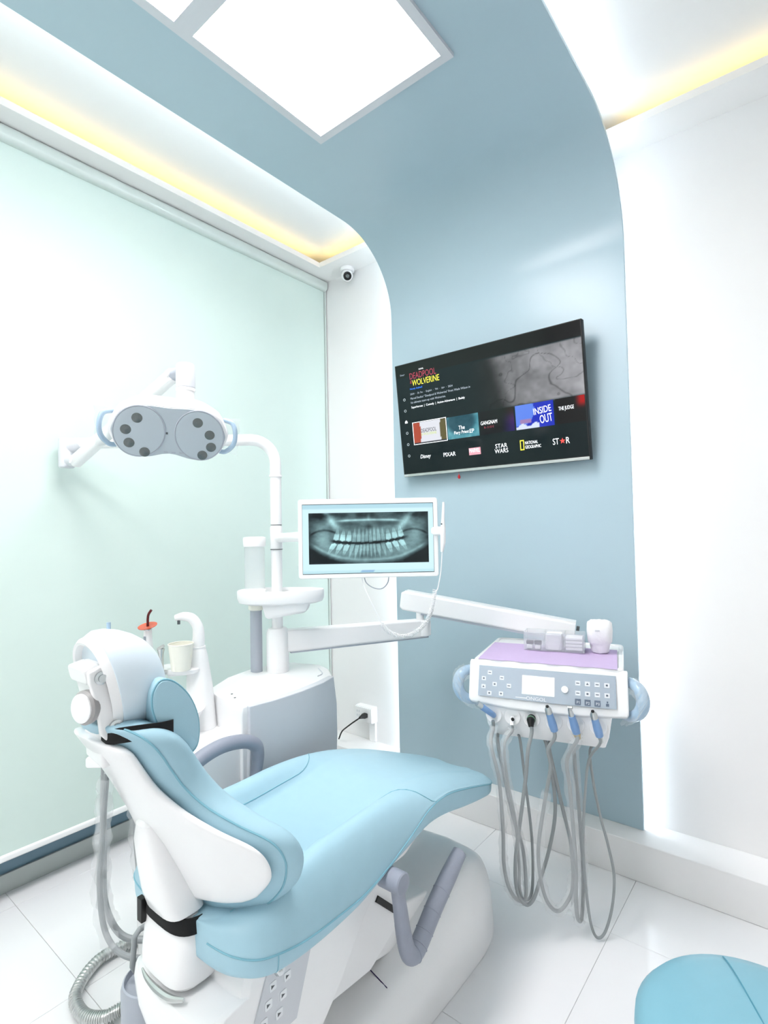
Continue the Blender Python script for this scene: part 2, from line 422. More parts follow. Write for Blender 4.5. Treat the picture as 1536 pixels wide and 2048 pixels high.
for k, v in enumerate((.687, .588, .488, .39, .288, .186)):
    r = .008; q = E_('screen_icon', (150, 160, 164))
    if k == 2: mk('icon', prism([(tu(.047)-.008, tvv(v)-.006), (tu(.047)+.008, tvv(v)-.006), (tu(.047)+.008, tvv(v)+.002), (tu(.047), tvv(v)+.010), (tu(.047)-.008, tvv(v)+.002)], -.0016, -.001, 'y'), tx, tv, local=True, smooth=False)
    else: mk('icon', tube([(tu(.047)+.006*math.cos(a*math.pi/6), -.0014, tvv(v)+.006*math.sin(a*math.pi/6)) for a in range(12)], .0012, 5, closed=True), q, tv, local=True)
def tile(u0, u1, fn, nm='programme_tile', v0=.281, v1=.467, y=-.0009): return colorgrid(nm, tu(u0), tu(u1), tvv(v0), tvv(v1), y, 40, 24, fn, tvmat, tv)
mk('highlight_frame', join(*[quadY(tu(a), tu(b), tvv(c), tvv(d), -.0012) for a, b, c, d in ((.085, .296, .276, .281), (.085, .296, .470, .475), (.085, .0885, .276, .475), (.2925, .296, .276, .475))]), tx, tv, local=True, smooth=False)
def t1(u, v):
    c = (214, 216, 224)
    if u < .20+.04*math.sin(v*3): c = (168, 70, 48)
    if u > .84-.03*math.sin(v*3): c = (92, 84, 50)
    if v < .08: c = (40, 44, 52)
    return c
tile(.0885, .2925, t1)
T('DEADPOOL', .138, .375, .095, .034, txd); T('& WOLVERINE', .138, .350, .095, .022, txgr)
def t2(u, v):
    n = fbm(u*6, v*4); c = (40+90*n, 110+80*n, 128+70*n)
    d = sst(.55, .35, math.hypot((u-.45)*1.0, (v-.75)*.8))
    return [x*(1-d*.7)+y*d*.7 for x, y in zip(c, (14, 46, 60))]
tile(.300, .4785, t2)
T('The', .365, .352, .035, .032, tx, shear=.1); T('Fiery Priest', .337, .309, .085, .034, tx, shear=.1); T('EP', .426, .312, .025, .032, tx)
tile(.488, .664, lambda u, v: (10+46*sst(.6, 1, u)*(1-abs(v-.5)), 10+14*u*v, 16+70*sst(.55, 1, u)*sst(1, .4, v)))
T('GANGNAM', .490, .360, .088, .030, tx, shear=.12); T('B - S I D E', .508, .330, .05, .016, txr)
def t4(u, v):
    c = (22, 40, 178)
    if math.hypot((u-.12)*1.6, v-.75) < .62: c = (92, 128, 226)
    if v < .22 and u < .62 and v < .10+.12*math.sin(u*9)**2: c = (206, 216, 240)
    if .12 < u < .42 and .22 < v < .38: c = (150, 120, 170)
    return c
tile(.672, .854, t4)
T('INSIDE', .762, .375, .082, .050, tx, rot=.10); T('OUT', .790, .305, .058, .062, tx, rot=.10)
tile(.862, .992, lambda u, v: (14+150*sst(.62, .9, u)*sst(.45, .8, v)*(1 if u > .62 else 0), 8, 10))
T('THE JUDGE', .876, .372, .068, .036, tx)
T('Disney', .120, .140, .066, .044, tx, shear=.25); T('PIXAR', .264, .142, .072, .034, tx)
mk('logo_block', quadY(tu(.413), tu(.478), tvv(.130), tvv(.188), -.0012), E_('screen_pale_red', (176, 120, 130)), tv, local=True, smooth=False)
T('MARVEL', .416, .150, .058, .032, tx)
T('STAR', .558, .160, .062, .034, tx); T('WARS', .553, .120, .070, .034, tx)
mk('logo_frame', join(*[quadY(tu(a), tu(b), tvv(c), tvv(d), -.0012) for a, b, c, d in ((.684, .704, .122, .130), (.684, .704, .192, .200), (.684, .688, .122, .200), (.700, .704, .122, .200))]), txy, tv, local=True, smooth=False)
T('NATIONAL', .709, .163, .062, .024, tx); T('GEOGRAPHIC', .709, .130, .076, .024, tx)
T('ST', .840, .135, .028, .046, tx); T('R', .900, .135, .016, .046, tx)
mk('star_mark', prism([(tu(.884)+.013*(1 if k % 2 == 0 else .42)*math.sin(k*math.pi/5), tvv(.157)+.013*(1 if k % 2 == 0 else .42)*math.cos(k*math.pi/5)) for k in range(10)], -.0016, -.001, 'y'), txm, tv, local=True, smooth=False)
mk('maker_mark', box(-TW/2+.008, -TW/2+.030, -.0045, -.0034, -TH/2+.005, -TH/2+.010), lgrey, tv, local=True, smooth=False)
mk('hanging_tag', lathe([(.001, 0), (.006, .003), (.007, .012), (.003, .020), (.0008, .024), (.0008, .045)], 10, (-.155, .004, -TH/2-.034)), red, tv, local=True)

# ================================================================== DENTAL UNIT (cabinet, cuspidor side console, pole)
PX0, PY0 = -1.707, 1.425
du = thing('dental_unit', 'white dental unit cabinet with a pale grey side panel and upright pole', 'dental unit', (-1.63, 1.3, 0))
top = [(-1.452, 1.062), (-1.452, 1.16), (-1.456, 1.30), (-1.468, 1.42), (-1.487, 1.512), (-1.56, 1.57), (-1.645, 1.60), (-1.80, 1.55), (-1.835, 1.40), (-1.80, 1.25), (-1.715, 1.105)]
def cabsec(z, k):
    return [((x+1.63)*k-1.63, (y-1.3)*k+1.3, z) for x, y in top]
mk('cabinet_body', loft([cabsec(.03, .94), cabsec(.30, .98), cabsec(.60, 1.0), cabsec(.800, 1.0), cabsec(.8246, .985)]), white, du, bevel=.006, ang=28)
# grey side panel: curved plate proud of the right face
secs = []
for t, (y, x) in enumerate(((1.085, -1.443), (1.18, -1.438), (1.30, -1.442), (1.42, -1.455), (1.50, -1.470))):
    bow = [0, .008, .012, .010, 0][t]
    col = []
    for z, dx, dy in ((.10, -.020, -.02), (.35, .0, .0), (.60, .006, .012), (.72, .005, .012), (.8235, .002, 0)):
        ey = (dy if t == 4 else 0)-(.03*(.8235-z) if t == 0 else 0)
        col.append((x+dx+bow, y+ey, z))
    back = [(px-.03, py, pz) for px, py, pz in col[::-1]]
    secs.append(col+back)
mk('side_panel', loft(secs), lgrey, du, bevel=.003, ang=40)
mk('side_console', loft([[(-1.62+a*k, .985+b*k, z) for a, b in rrect(.31, .26, .05)] for z, k in ((.02, .95), (.30, 1), (.70, 1), (.722, .97))]), white, du, bevel=.004)
mk('top_seam', tube(cat([(-1.60, 1.545, .826), (-1.53, 1.50, .826), (-1.515, 1.46, .826)], 4), .002, 6), lgrey, du)
for x, y in ((-1.555, 1.11), (-1.60, 1.13)): mk('screw_hole', cyl((x, y, .8247), .004, .0012, seg=10), dgrey, du)
mk('pole', cyl((PX0, PY0, .98), .022, .44, seg=28), white, du)
mk('pole_sleeve', lathe([(.043, 0), (.0445, .004), (.0445, .15), (.041, .166), (.036, .172), (.023, .174)], 32, (PX0, PY0, .8246)), white, du)
mk('grey_column', loft([[(-1.775+a, 1.372+b, z) for a, b in rrect(.046, .040, .016)] for z in (.822, 1.098)]), grey, du)
mk('column_cap', lathe([(.024, 0), (.030, .004), (.033, .052), (.001, .054)], 24, (-1.775, 1.372, 1.070)), paper, du)
# upper tray shelf round the pole
RGT = Vector((.779, .627, 0)); FWD = Vector((-.627, .779, 0))
def wv(o, r, f, z): return Vector(o)+RGT*r+FWD*f+Vector((0, 0, z))
def shelf(kr, z, inset=0):
    out = []
    for k in range(40):
        a = 2*math.pi*k/40
        r = math.cos(a); f = math.sin(a)
        rr = (.172-inset)*math.copysign(abs(r)**.8, r); ff = (.085-inset)*math.copysign(abs(f)**.85, f)*(1-.25*r)
        out.append(tuple(wv((PX0, PY0, 0), rr*kr+.022, ff*kr-.03, z)))
    return out
mk('tray_shelf', loft([shelf(.80, 1.100), shelf(.96, 1.108), shelf(1, 1.125), shelf(1, 1.150), shelf(.985, 1.155), shelf(.96, 1.152), shelf(.93, 1.138), shelf(.2, 1.136)]), white, du)
hs = []
for z, a0, a1, k in ((1.045, -.02, .115, .78), (1.052, -.03, .128, .9), (1.112, -.045, .15, 1)):
    hs.append([tuple(wv((PX0, PY0, 0), r, f*k-.035, z+.02*(r > .05))) for r, f in ((a0, -.055), (a1*.7, -.055), (a1, -.035), (a1, .03), (a1*.7, .05), (a0, .05))])
mk('shelf_bracket', loft(hs), whitem, du, bevel=.006)
# clear cup dispenser on the shelf
cdp = thing('cup_dispenser', 'clear tube shaped cup dispenser with white lid beside the pole', 'cup dispenser', tuple(wv((PX0, PY0, 0), -.088, -.005, 1.140)))
c0 = wv((PX0, PY0, 0), -.088, -.005, 1.141)
mk('tube', lathe([(.041, 0), (.041, .195), (.039, .195), (.039, .001)], 32, c0), film, cdp)
mk('lid', lathe([(.0405, 0), (.044, .002), (.046, .030), (.044, .038), (.03, .041), (.001, .041)], 32, c0+Vector((0, 0, .185))), white, cdp)
mk('base_ring', lathe([(.044, 0), (.044, .012), (.0415, .014)], 32, c0), white, cdp)

# ------------------------------------------------------------------ cuspidor: tower, tap, cup rest
cu = thing('cuspidor', 'white cuspidor with a curved tap and cup rest behind the headrest', 'cuspidor', (-1.66, 1.03, .722))
tw = []
for z, w, d, ox in ((.7225, .105, .10, 0), (.74, .098, .094, 0), (.86, .082, .08, -.004), (.96, .064, .066, -.010), (.985, .056, .058, -.012), (.994, .044, .046, -.013)):
    tw.append([tuple(wv((-1.668, 1.052, 0), ox+a, b, z)) for a, b in rrect(w, d, .4*min(w, d))])
mk('tower', loft(tw), white, cu)
tap = cat([wv((-1.668, 1.052, 0), -.010, 0, .985), wv((-1.668, 1.052, 0), -.006, 0, 1.03), wv((-1.668, 1.052, 0), -.010, 0, 1.065), wv((-1.668, 1.052, 0), -.028, -.004, 1.092), wv((-1.668, 1.052, 0), -.055, -.008, 1.100), wv((-1.668, 1.052, 0), -.082, -.012, 1.096)], 7)
mk('tap', tube(tap, [.023, .020, .018, .017, .015, .010], 16), white, cu)
mk('tap_joint', cyl(tuple(wv((-1.668, 1.052, 0), -.010, 0, .990)), .027, .006, seg=24), whitem, cu)
mk('tap_nozzle', cyl(tuple(wv((-1.668, 1.052, 0), -.070, -.011, 1.074)), .005, .016, seg=12), dgrey, cu)
def rest(k, z): return [tuple(wv((-1.71, 1.0, 0), a*k, b*k, z)) for a, b in rrect(.150, .095, .035)]
mk('cup_rest', loft([rest(.93, .915), rest(1, .920), rest(1, .928), rest(.96, .931)]), white, cu)
mk('rest_arm', bar(wv((-1.668, 1.052, 0), -.10, -.03, .912), wv((-1.668, 1.052, 0), -.01, 0, .912), .05, .012), white, cu, bevel=.003)
mk('fill_nozzle', cyl(tuple(wv((-1.70, 1.02, 0), .012, 0, .892)), .0085, .024, seg=16, bev=.001), chrome, cu)
mk('bowl', lathe([(.03, 0), (.085, .03), (.108, .075), (.112, .080), (.106, .081), (.08, .04), (.03, .012), (.001, .010)], 36, tuple(wv((-1.69, .985, 0), -.02, -.03, .723))), white, cu)
cup = thing('paper_cup', 'cream paper cup standing on the cuspidor rest', 'cup', (-1.6661,0.9778,0.9468))
mk('wall', lathe([(.0305, 0), (.040, .086), (.0392, .086), (.030, .004), (.001, .003), (.001, 0)], 32, (MWD[cup.name].translation.x, MWD[cup.name].translation.y, .9312)), paper, cup)
mk('rim', tube([(MWD[cup.name].translation.x+.040*math.cos(a*math.pi/16), MWD[cup.name].translation.y+.040*math.sin(a*math.pi/16), 1.0175) for a in range(32)], .0016, 6, closed=True), paper, cup)
# curing light standing in its holder
p0 = Vector((-1.7325,0.8987,0.9505)); cl = thing('curing_light', 'white curing light wand with a round orange shield behind the headrest', 'curing light', tuple(p0))
mk('handle', lathe([(.015, -.16), (.017, -.03), (.0175, 0), (.0165, .05), (.014, .085), (.0125, .118), (.001, .119)], 20, p0), white, cl)
mk('collar', lathe([(.0125, 0), (.0135, .003), (.009, .011), (.001, .011)], 20, p0+Vector((0, 0, .118))), chrome, cl)
mk('shield', lathe([(.001, 0), (.030, .004), (.0305, .006), (.001, .0035)], 28, p0+Vector((0, 0, .127)), (.10, -.25, 1)), orange, cl)
mk('light_rod', tube(cat([p0+Vector((0, 0, .127)), p0+Vector((0, 0, .155)), p0+Vector((.002, .002, .170)), p0+RGT*.012+Vector((0, 0, .184))], 5), .0042, 10), darkred, cl)
mk('button', box(p0.x+.005, p0.x+.010, p0.y-.018, p0.y-.0135, p0.z+.085, p0.z+.10), grey, cl)
p1 = Vector((-1.6992,0.9256,0.9447)); ss = thing('air_water_syringe', 'short grey metal syringe nozzle standing between curing light and cup', 'syringe', tuple(p1))
mk('body', lathe([(.009, -.14), (.009, 0), (.0075, .03), (.0085, .045), (.013, .062), (.001, .063)], 16, p1), steel, ss)
mk('tip', bar(p1+Vector((0, 0, .060))-RGT*.010, p1+Vector((0, 0, .072))+RGT*.010, .012, .010), steel, ss, bevel=.002)

# ================================================================== OPERATING LAMP
L_el = Vector((-2.3394,0.8792,1.7203)); L_tl = Vector((-2.3083,0.9027,1.7558)); L_tr = Vector((-1.7617,1.3415,1.7565))
ol = thing('operating_lamp', 'white twin oval operating lamp with eight lenses on a jointed arm', 'lamp', (PX0, PY0, 1.42))
tp = [Vector((PX0, PY0, 1.42)), Vector((PX0, PY0, 1.55)), Vector((PX0, PY0, 1.66))]
for k in range(1, 9):
    a = math.pi/2*k/8; tp.append(Vector((PX0, PY0, 1.66))+(L_tr-Vector((PX0, PY0, L_tr.z))).normalized()*.09*(1-math.cos(a))+Vector((0, 0, (L_tr.z-1.66)*math.sin(a))))
tp += [L_tr, L_tl]
mk('support_tube', tube(tp, .0225, 20), white, ol)
for z in (1.606,): mk('tube_joint', lathe([(.0225, 0), (.026, .002), (.026, .010), (.0225, .012)], 24, (PX0, PY0, z)), white, ol)
mk('tube_ring', lathe([(.0226, 0), (.0226, .003)], 24, (PX0, PY0, 1.411)), dgrey, ol)
mk('elbow_block', lathe([(.026, -.062), (.029, -.058), (.029, .052), (.027, .056), (.001, .057)], 24, L_el), lgrey, ol)
mk('elbow_collar', tube([L_el+(L_tl-L_el)*.3+Vector((0, 0, .010)), L_tl+(L_tr-L_tl)*.03], .026, 20), lgrey, ol)
A0 = Vector((-2.2787,0.8911,1.6812)); A1 = Vector((-1.5694,0.9000,1.8879)); HB = Vector((-1.5201,0.9139,1.8891))
def taper(p, q, w0, h0, w1, h1, up=(0, 0, 1)):
    p = Vector(p); q = Vector(q); t = (q-p).normalized(); s = t.cross(Vector(up)).normalized(); u = s.cross(t)
    secs = []
    for c, w, h in ((p-t*.012, w0*.7, h0*.6), (p, w0, h0), (q, w1, h1), (q+t*.010, w1*.7, h1*.6)):
        secs.append([c+s*a+u*b for a, b in rrect(w, h, .35*min(w, h))])
    return loft(secs)
mk('spring_arm', taper(A0, A1, .040, .052, .034, .044), white, ol)
mid = A0.lerp(A1, .66); mk('arm_cover', taper(mid-(A1-A0)*.0+Vector((0, 0, -.024)), A0.lerp(A1, .80)+Vector((0, 0, -.020)), .030, .016, .02, .012), grey, ol)
mk('lower_pivot', tube([L_el+Vector((0, 0, -.035)), A0], .022, 16), lgrey, ol)
for q in (A0, A1):
    n = (A1-A0).cross(Vector((0, 0, 1))).normalized(); n = n if n.dot(Vector((0, -1, 0))) > 0 else -n
    mk('pivot_cap', cyl(q+n*.017, .011, .006, n, 16, .001), whitem, ol)
mk('upper_pivot', tube([A1, HB], .020, 16), grey, ol)
mk('head_hub', lathe([(.026, 0), (.0295, .003), (.0285, .072), (.025, .078), (.001, .079)], 24, HB+Vector((0, 0, -.052))), lgrey, ol)
mk('head_stem', lathe([(.027, -.062), (.027, 0), (.030, .002), (.030, .008), (.026, .010)], 24, HB+Vector((0, 0, -.060))), white, ol)
# head frame: lx right, lz up in face plane, ln out of the face towards the chair
HC = Vector((-1.5181,0.8597,1.6912)); ln = (Vector((0, 0, 1.385))-HC); ln.z -= .62; ln.normalize()
lx = Vector((0, 0, 1)).cross(ln).normalized(); lx = (lx+Vector((0, 0, -.035))).normalized(); lz = ln.cross(lx).normalized()
def lp(a, b, c): return HC+lx*a+lz*b+ln*c
def peanut(k, up=0, c=0, ky=1):
    out = []
    for i in range(72):
        th = 2*math.pi*i/72; s, q = math.sin(th), math.cos(th)
        a = .166*math.copysign(abs(q)**.86, q)
        hmax = .088*math.sqrt(max(0, 1-(abs(a)/.1665)**3.2))
        dip = (.022 if s < 0 else .006)*math.exp(-(a/.055)**2)
        b = (hmax-dip)*(1 if s >= 0 else -1)*min(1, abs(s)*1.8)**.6
        out.append(lp(a*k, b*k*ky+up, c))
    return out
mk('head_shell', loft([peanut(.30, .030, -.090), peanut(.66, .028, -.082), peanut(.88, .022, -.060), peanut(1.0, .012, -.030), peanut(1.035, .005, -.010), peanut(1.02, .001, 0), peanut(.985, 0, .003), peanut(.5, 0, .003)]), white, ol)
mk('face_plate', loft([peanut(.975, -.001, .0031), peanut(.96, -.001, .0055), peanut(.3, -.001, .0056)]), lampface, ol)
for sgn, ca in ((-1, -.085), (1, .085)):
    ring = []; pad = [[], [], []]
    for k in range(40):
        a = 2*math.pi*k/40; u, v = .071*math.cos(a), .079*math.sin(a); rt = math.radians(14)*(-sgn)*-1
        uu, vv2 = u*math.cos(rt)-v*math.sin(rt), u*math.sin(rt)+v*math.cos(rt)
        ring.append(lp(ca+uu, vv2, .0062)); pad[0].append(lp(ca+uu*.98, vv2*.98, .005)); pad[1].append(lp(ca+uu*.97, vv2*.97, .0082)); pad[2].append(lp(ca+uu*.3, vv2*.3, .0092))
    mk('rim', tube(ring, .0022, 6, closed=True), grey, ol)
    pd = mk('reflector_pad', loft(pad), lampface, ol)
    pts = ((280, 840), (260, 864), (266, 890), (294, 907)) if sgn < 0 else ((391, 840), (415, 863), (419, 888), (403, 906))
    for px, py in pts:
        c = lp((px-340)*.00152, (866-py)*.00156+.001, .0088)
        mk('lens', lathe([(.0150, -.003), (.0150, .0008), (.013, .0012), (.001, .0022)], 20, c, ln), lens, ol)
    # film-wrapped grip
    g = cat([lp(sgn*.158, .045, -.035), lp(sgn*.183, .040, -.02), lp(sgn*.192, .012, -.005), lp(sgn*.188, -.022, 0), lp(sgn*.168, -.050, -.01), lp(sgn*.150, -.055, -.02)], 6)
    mk('grip', tube(g, .0075, 12), handlem, ol)
    sh = [[lp(sgn*.160, .052-.11*j/6, -.03+.01*math.sin(j)), lp(sgn*(.206-.004*(j % 2)), .062-.125*j/6, -.008)] for j in range(7)]
    mk('grip_film', loft(sh, cap=False, closed_u=False), film, ol)
mk('face_mark', join(xf(box(-.014, -.008, 0, .001, -.003, .003), Matrix.Translation((0, 0, 0))), box(-.005, .012, 0, .001, -.001, .001)) if False else loft([[lp(-.012, -.003, .0060), lp(-.006, -.003, .0060), lp(-.006, .003, .0060), lp(-.012, .003, .0060)], [lp(-.012, -.003, .0066), lp(-.006, -.003, .0066), lp(-.006, .003, .0066), lp(-.012, .003, .0066)]]), dgrey, ol)
for a in (-.010, .012, .034): mk('face_button', loft([[lp(a+u, -.060+v, .0060) for u, v in rrect(.012, .004, .0015)], [lp(a+u, -.060+v, .0068) for u, v in rrect(.012, .004, .0015)]]), grey, ol)

# ================================================================== MONITOR on the pole
MA = math.atan2(.657, .754)
mo = thing('monitor', 'white framed monitor on the pole showing a dental x-ray', 'monitor', (-1.2605, 1.4780, 1.213), Matrix.Rotation(MA, 3, 'Z'))
mw, mh = .506, .286
def mxy(u): return -mw/2+mw*u
mk('bezel', prism([(a, b+mh/2) for a, b in rrect(mw, mh, .010)], 0, .022, 'y'), white, mo, bevel=.003, local=True)
mk('back_cover', prism([(a, b+mh/2) for a, b in rrect(mw*.9, mh*.85, .03)], .022, .045, 'y'), white, mo, bevel=.01, local=True)
mk('screen_edge', quadY(mxy(.029), mxy(.968), .016, .268, -.0004), black, mo, local=True, smooth=False)
scr = Mattr('monitor_picture', 1.0, .12)
def desk(u, v):
    c = (196, 226, 234)
    if v > .93: c = (168, 204, 216)
    if v < .04: c = (178, 214, 222)
    if abs(u-.5) < .05 and .012 < v < .035: c = (120, 160, 200)
    return c
colorgrid('screen', mxy(.031), mxy(.966), .018, .266, -.0008, 60, 40, desk, scr, mo)
TOOTH = []
_r = random.Random(11)
for row in (1, -1):
    x_ = -.60 if row > 0 else -.62
    while x_ < .56:
        far = abs(x_+.04)
        w_ = .100 if far > .30 else .072 if far > .13 else .060 if row > 0 else .048
        TOOTH.append((x_+w_/2, w_*.5, row, _r.uniform(.85, 1.1), far > .30, _r.uniform(-.012, .012))); x_ += w_+.005
def xray(u, v):
    X = (u-.5)*2; ax = abs(X)
    g = 62+70*fbm(u*9, v*6)
    g -= 62*sst(.80, 1.02, math.hypot(X*.82, (v-.52)*1.15)+.20)
    for sx in (-1, 1):
        d = abs((X*sx-.60)-.55*(v-.80)); g += 100*math.exp(-(d/.075)**2)*sst(.60, .76, v)*(.7+.6*fbm(u*20, v*9))
        d = math.hypot((X*sx-.80)/.22, (v-.40)/.30); g += 62*math.exp(-(d**2)*1.3)
        d = math.hypot((X*sx-.86)/.15, (v-.74)/.16); g += 48*math.exp(-d**2)
        yl = .66-1.6*(X*sx-.74)**2; g -= 60*math.exp(-((v-yl)/.022)**2)*sst(.50, .60, X*sx)*sst(1.0, .92, X*sx)
    yp = .855-.06*X*X; g += 95*math.exp(-((v-yp)/.022)**2)*sst(.60, .40, ax)
    g -= 50*math.exp(-((v-.95)/.06)**2)*(.2+1.0*N2(u*14, 2))
    g -= 30*math.exp(-((v-.78)/.04)**2)*sst(.6, .4, ax)*sst(.05, .2, ax)
    g -= 60*math.exp(-((X/.06)**2+((v-.72)/.045)**2)); g += 50*math.exp(-((X/.03)**2+((v-.92)/.08)**2))
    g += 34*math.exp(-((v-.58)/.14)**2)*sst(.66, .5, ax)+30*math.exp(-((v-.22)/.12)**2)*sst(.75, .5, ax)
    yg = .400+.20*X*X+.05*X
    for tx_, hw, row, br, mol, jit in TOOTH:
        lean = tx_*(.35 if row > 0 else -1.1)
        h = (v-yg)*row-(.028 if mol else .020)-jit
        if h < -.03 or h > .34: continue
        dx = X-(tx_-lean*max(0, h)*.8); adx = abs(dx)
        cr = .125 if mol else .145
        if h < cr:
            wv_ = hw*(1-.18*(h/cr)**2); cusp = .010*math.cos(dx/hw*4.5) if mol else 0
            e = sst(wv_, wv_*.80, adx)*sst(-.010-cusp, .010-cusp, h)
            g += e*(112 if mol else 66)*br*(1-.35*h/cr)
        else:
            k = (h-cr)/(.13 if mol else .17); wv_ = hw*(.84-.6*k); e = sst(wv_, wv_*.4, adx)*sst(1.0, .3, k)
            if mol: e *= .45+.55*min(1, adx/(.35*hw))
            g += e*(58 if mol else 44)*br
    gap = math.exp(-((v-yg)/(.020+.014*(1-ax)))**2)*sst(.68, .56, ax); g -= 88*gap
    yb = .075+.36*ax**2.6; g += 46*math.exp(-((v-yb)/.030)**2)*sst(1.0, .85, ax)
    if v < yb-.03: g -= 60*sst(0, .10, yb-.03-v)
    g += 20*(fbm(u*40, v*22)-.5)
    g = max(14, min(236, g))
    return (g*.80, g*.99+5, g*.99+9)
colorgrid('xray_image', mxy(.075), mxy(.930), .052, .236, -.0014, 300, 130, xray, scr, mo)
PL = Vector((PX0, PY0, 1.359))
mtube = Vector((-1.5049,1.3846,1.3654))
mk('mount_tube', tube([PL, mtube, mtube+(Vector((-1.26, 1.478, 1.36))-mtube)*.8+FWD*.06], .0185, 18), white, mo)
mk('mount_collar', lathe([(.0235, 0), (.0245, .002), (.0245, .088), (.0235, .090)], 24, (PX0, PY0, 1.315)), white, mo)
mk('collar_ring', lathe([(.0248, 0), (.0248, .003)], 24, (PX0, PY0, 1.3125)), dgrey, mo)
mk('cable_loop', tube(cat([(-1.2916,1.4851,1.2174), (-1.2821,1.4873,1.1922), (-1.2582,1.5009,1.1740), (-1.2388,1.5230,1.1711), (-1.2255,1.5392,1.1902), (-1.2233,1.5462,1.2189)], 6), .0018, 8), grey, mo)
# ------------------------------------------------------------------ intraoral camera with coiled cord
io = thing('intraoral_camera', 'slim white intraoral camera wand at the right side of the monitor', 'dental camera', (-1.0555,1.6455,1.2987))
mk('wand', tube([(-1.0394,1.6379,1.4807), (-1.0431,1.6376,1.4160), (-1.0443,1.6381,1.3800), (-1.0459,1.6388,1.3350), (-1.0500,1.6370,1.3009)], [.0042, .0062, .0095, .0095, .005], 14), white, io)
mk('holder', taper((-1.0780,1.6369,1.3769), (-1.0527,1.6444,1.3764), .022, .034, .02, .03), white, io)
mk('button', cyl((-1.0413,1.6243,1.4016), .003, .003, (.6, -.8, 0), 10), dgrey, io)
ico = thing('coiled_cord', 'white coiled cord looping from the camera wand under the monitor', 'cord', (-1.1328,1.5447,1.0017))
mk('straight_cord', tube(cat([(-1.0500,1.6370,1.3009), (-1.0496,1.6271,1.2371), (-1.0547,1.6128,1.1758), (-1.0551,1.6001,1.1646)], 5), .002, 8), cordm, ico)
hp = cat([(-1.0578,1.5979,1.1682), (-1.0683,1.5921,1.1065), (-1.0852,1.5805,1.0573), (-1.1155,1.5577,1.0208), (-1.1520,1.5291,1.0057), (-1.1874,1.5001,1.0208), (-1.2085,1.4820,1.0479)], 60)
hv = []; L = 0; turns = 62
for i, p in enumerate(hp):
    t = (hp[min(i+1, len(hp)-1)]-hp[max(i-1, 0)]).normalized(); s = t.cross(Vector((.63, -.78, 0))).normalized(); b = t.cross(s)
    a = 2*math.pi*turns*i/len(hp); hv.append(p+(s*math.cos(a)+b*math.sin(a))*.0072)
mk('coil', tube(hv, .0017, 5), cordm, ico)
mk('straight_cord', tube(cat([(-1.2085,1.4820,1.0479), (-1.2191,1.4788,1.0720), (-1.2515,1.4694,1.1346), (-1.2809,1.4692,1.1866), (-1.2985,1.4793,1.2213)], 5), .002, 8), cordm, ico)
mk('cord_bead', lathe([(.001, -.005), (.0045, -.003), (.0045, .003), (.001, .005)], 10, (-1.2069,1.4830,1.0532)), cordm, ico)

# ================================================================== DELIVERY ARM
da = thing('delivery_arm', 'white two part swinging arm carrying the instrument tray', 'arm', (PX0, PY0, .94))
K = Vector((-1.409, 2.020, .937)); P = Vector((PX0, PY0, .944)); dd = (K-P).normalized()
def armsec(c, s, u, w, h, r=.010): return [c+s*a+u*b for a, b in rrect(w, h, r, 3)]
s = dd.cross(Vector((0, 0, 1))).normalized()
mk('lower_arm', loft([armsec(P+dd*.030, s, Vector((0, 0, 1)), .052, .090), armsec(K-dd*.03, s, Vector((0, 0, 1)), .052, .080), armsec(K+dd*.030, s, Vector((0, 0, 1)), .052, .072)]), white, da, bevel=.003, ang=60)
mk('lower_arm_strip', bar(P+dd*.05+Vector((0, 0, -.046)), K+dd*.02+Vector((0, 0, -.040)), .040, .008), grey, da)
mk('arm_end_cap', cyl(K+Vector((0, 0, -.036)), .034, .072, seg=28, bev=.004), white, da)
mk('pivot_post', cyl(K+Vector((0, 0, .034))-dd*.012, .018, .036, seg=24), white, da)
mk('pivot_ring', cyl(K+Vector((0, 0, .064))-dd*.012, .0175, .006, seg=24), black, da)
Q0 = Vector((-1.4945,1.9895,1.0616)); Q1 = Vector((-0.7832,2.2122,0.9549)); qd = (Q1-Q0).normalized(); qs = qd.cross(Vector((0, 0, 1))).normalized(); qu = qs.cross(qd)
mk('upper_arm', loft([armsec(Q0-qd*.004, qs, qu, .050, .070), armsec(Q0+qd*.012, qs, qu, .062, .088), armsec(Q1, qs, qu, .060, .074)]), white, da, bevel=.003, ang=60)
mk('upper_arm_strip', bar(Q0+qd*.10-qu*.045, Q1-qd*.02-qu*.041, .050, .010, up=qu), grey, da)
mk('upper_arm_lid', bar(Q0+qd*.012+qu*.044, Q1+qu*.0385, .048, .005, up=qu), white, da, bevel=.001)
mk('end_knob', cyl(Q1+qd*.004+qu*.012, .010, .012, qd, 14), dgrey, da)
TZ = .91
tc0 = Vector((-.7475, 1.8025, TZ)); TA = math.atan2(.268, .963)
mk('tray_post', tube([Q1-qd*.02+Vector((0, 0, -.02)), Vector((Q1.x+.02, Q1.y-.02, TZ-.075)), tc0+Matrix.Rotation(TA, 3, 'Z') @ Vector((0, .22, -.08))], .022, 16), white, da)

# ================================================================== INSTRUMENT TRAY
TR = Matrix.Rotation(TA, 3, 'Z')
tr = thing('instrument_tray', 'white dental instrument tray with grey control panel and film wrapped handles', 'instrument tray', tuple(tc0), TR)
def tl(x, y, z): return tc0+TR @ Vector((x, y, z))
def rr2(w, d, yc, r): return [(a, b+yc) for a, b in rrect(w, d, r, 5)]
# top deck (slightly narrower at the back), raised rim
mk('deck', loft([[(x*(1+(.02 if x > 0 else -.04)*(y/.4)), y, z) for x, y in rr2(w, d, .205, .022)] for w, d, z in ((.47, .39, -.060), (.500, .415, -.045), (.500, .415, -.004), (.494, .410, 0), (.470, .388, 0), (.466, .384, -.004), (.3, .2, -.004))]), white, tr, local=True, ang=50)
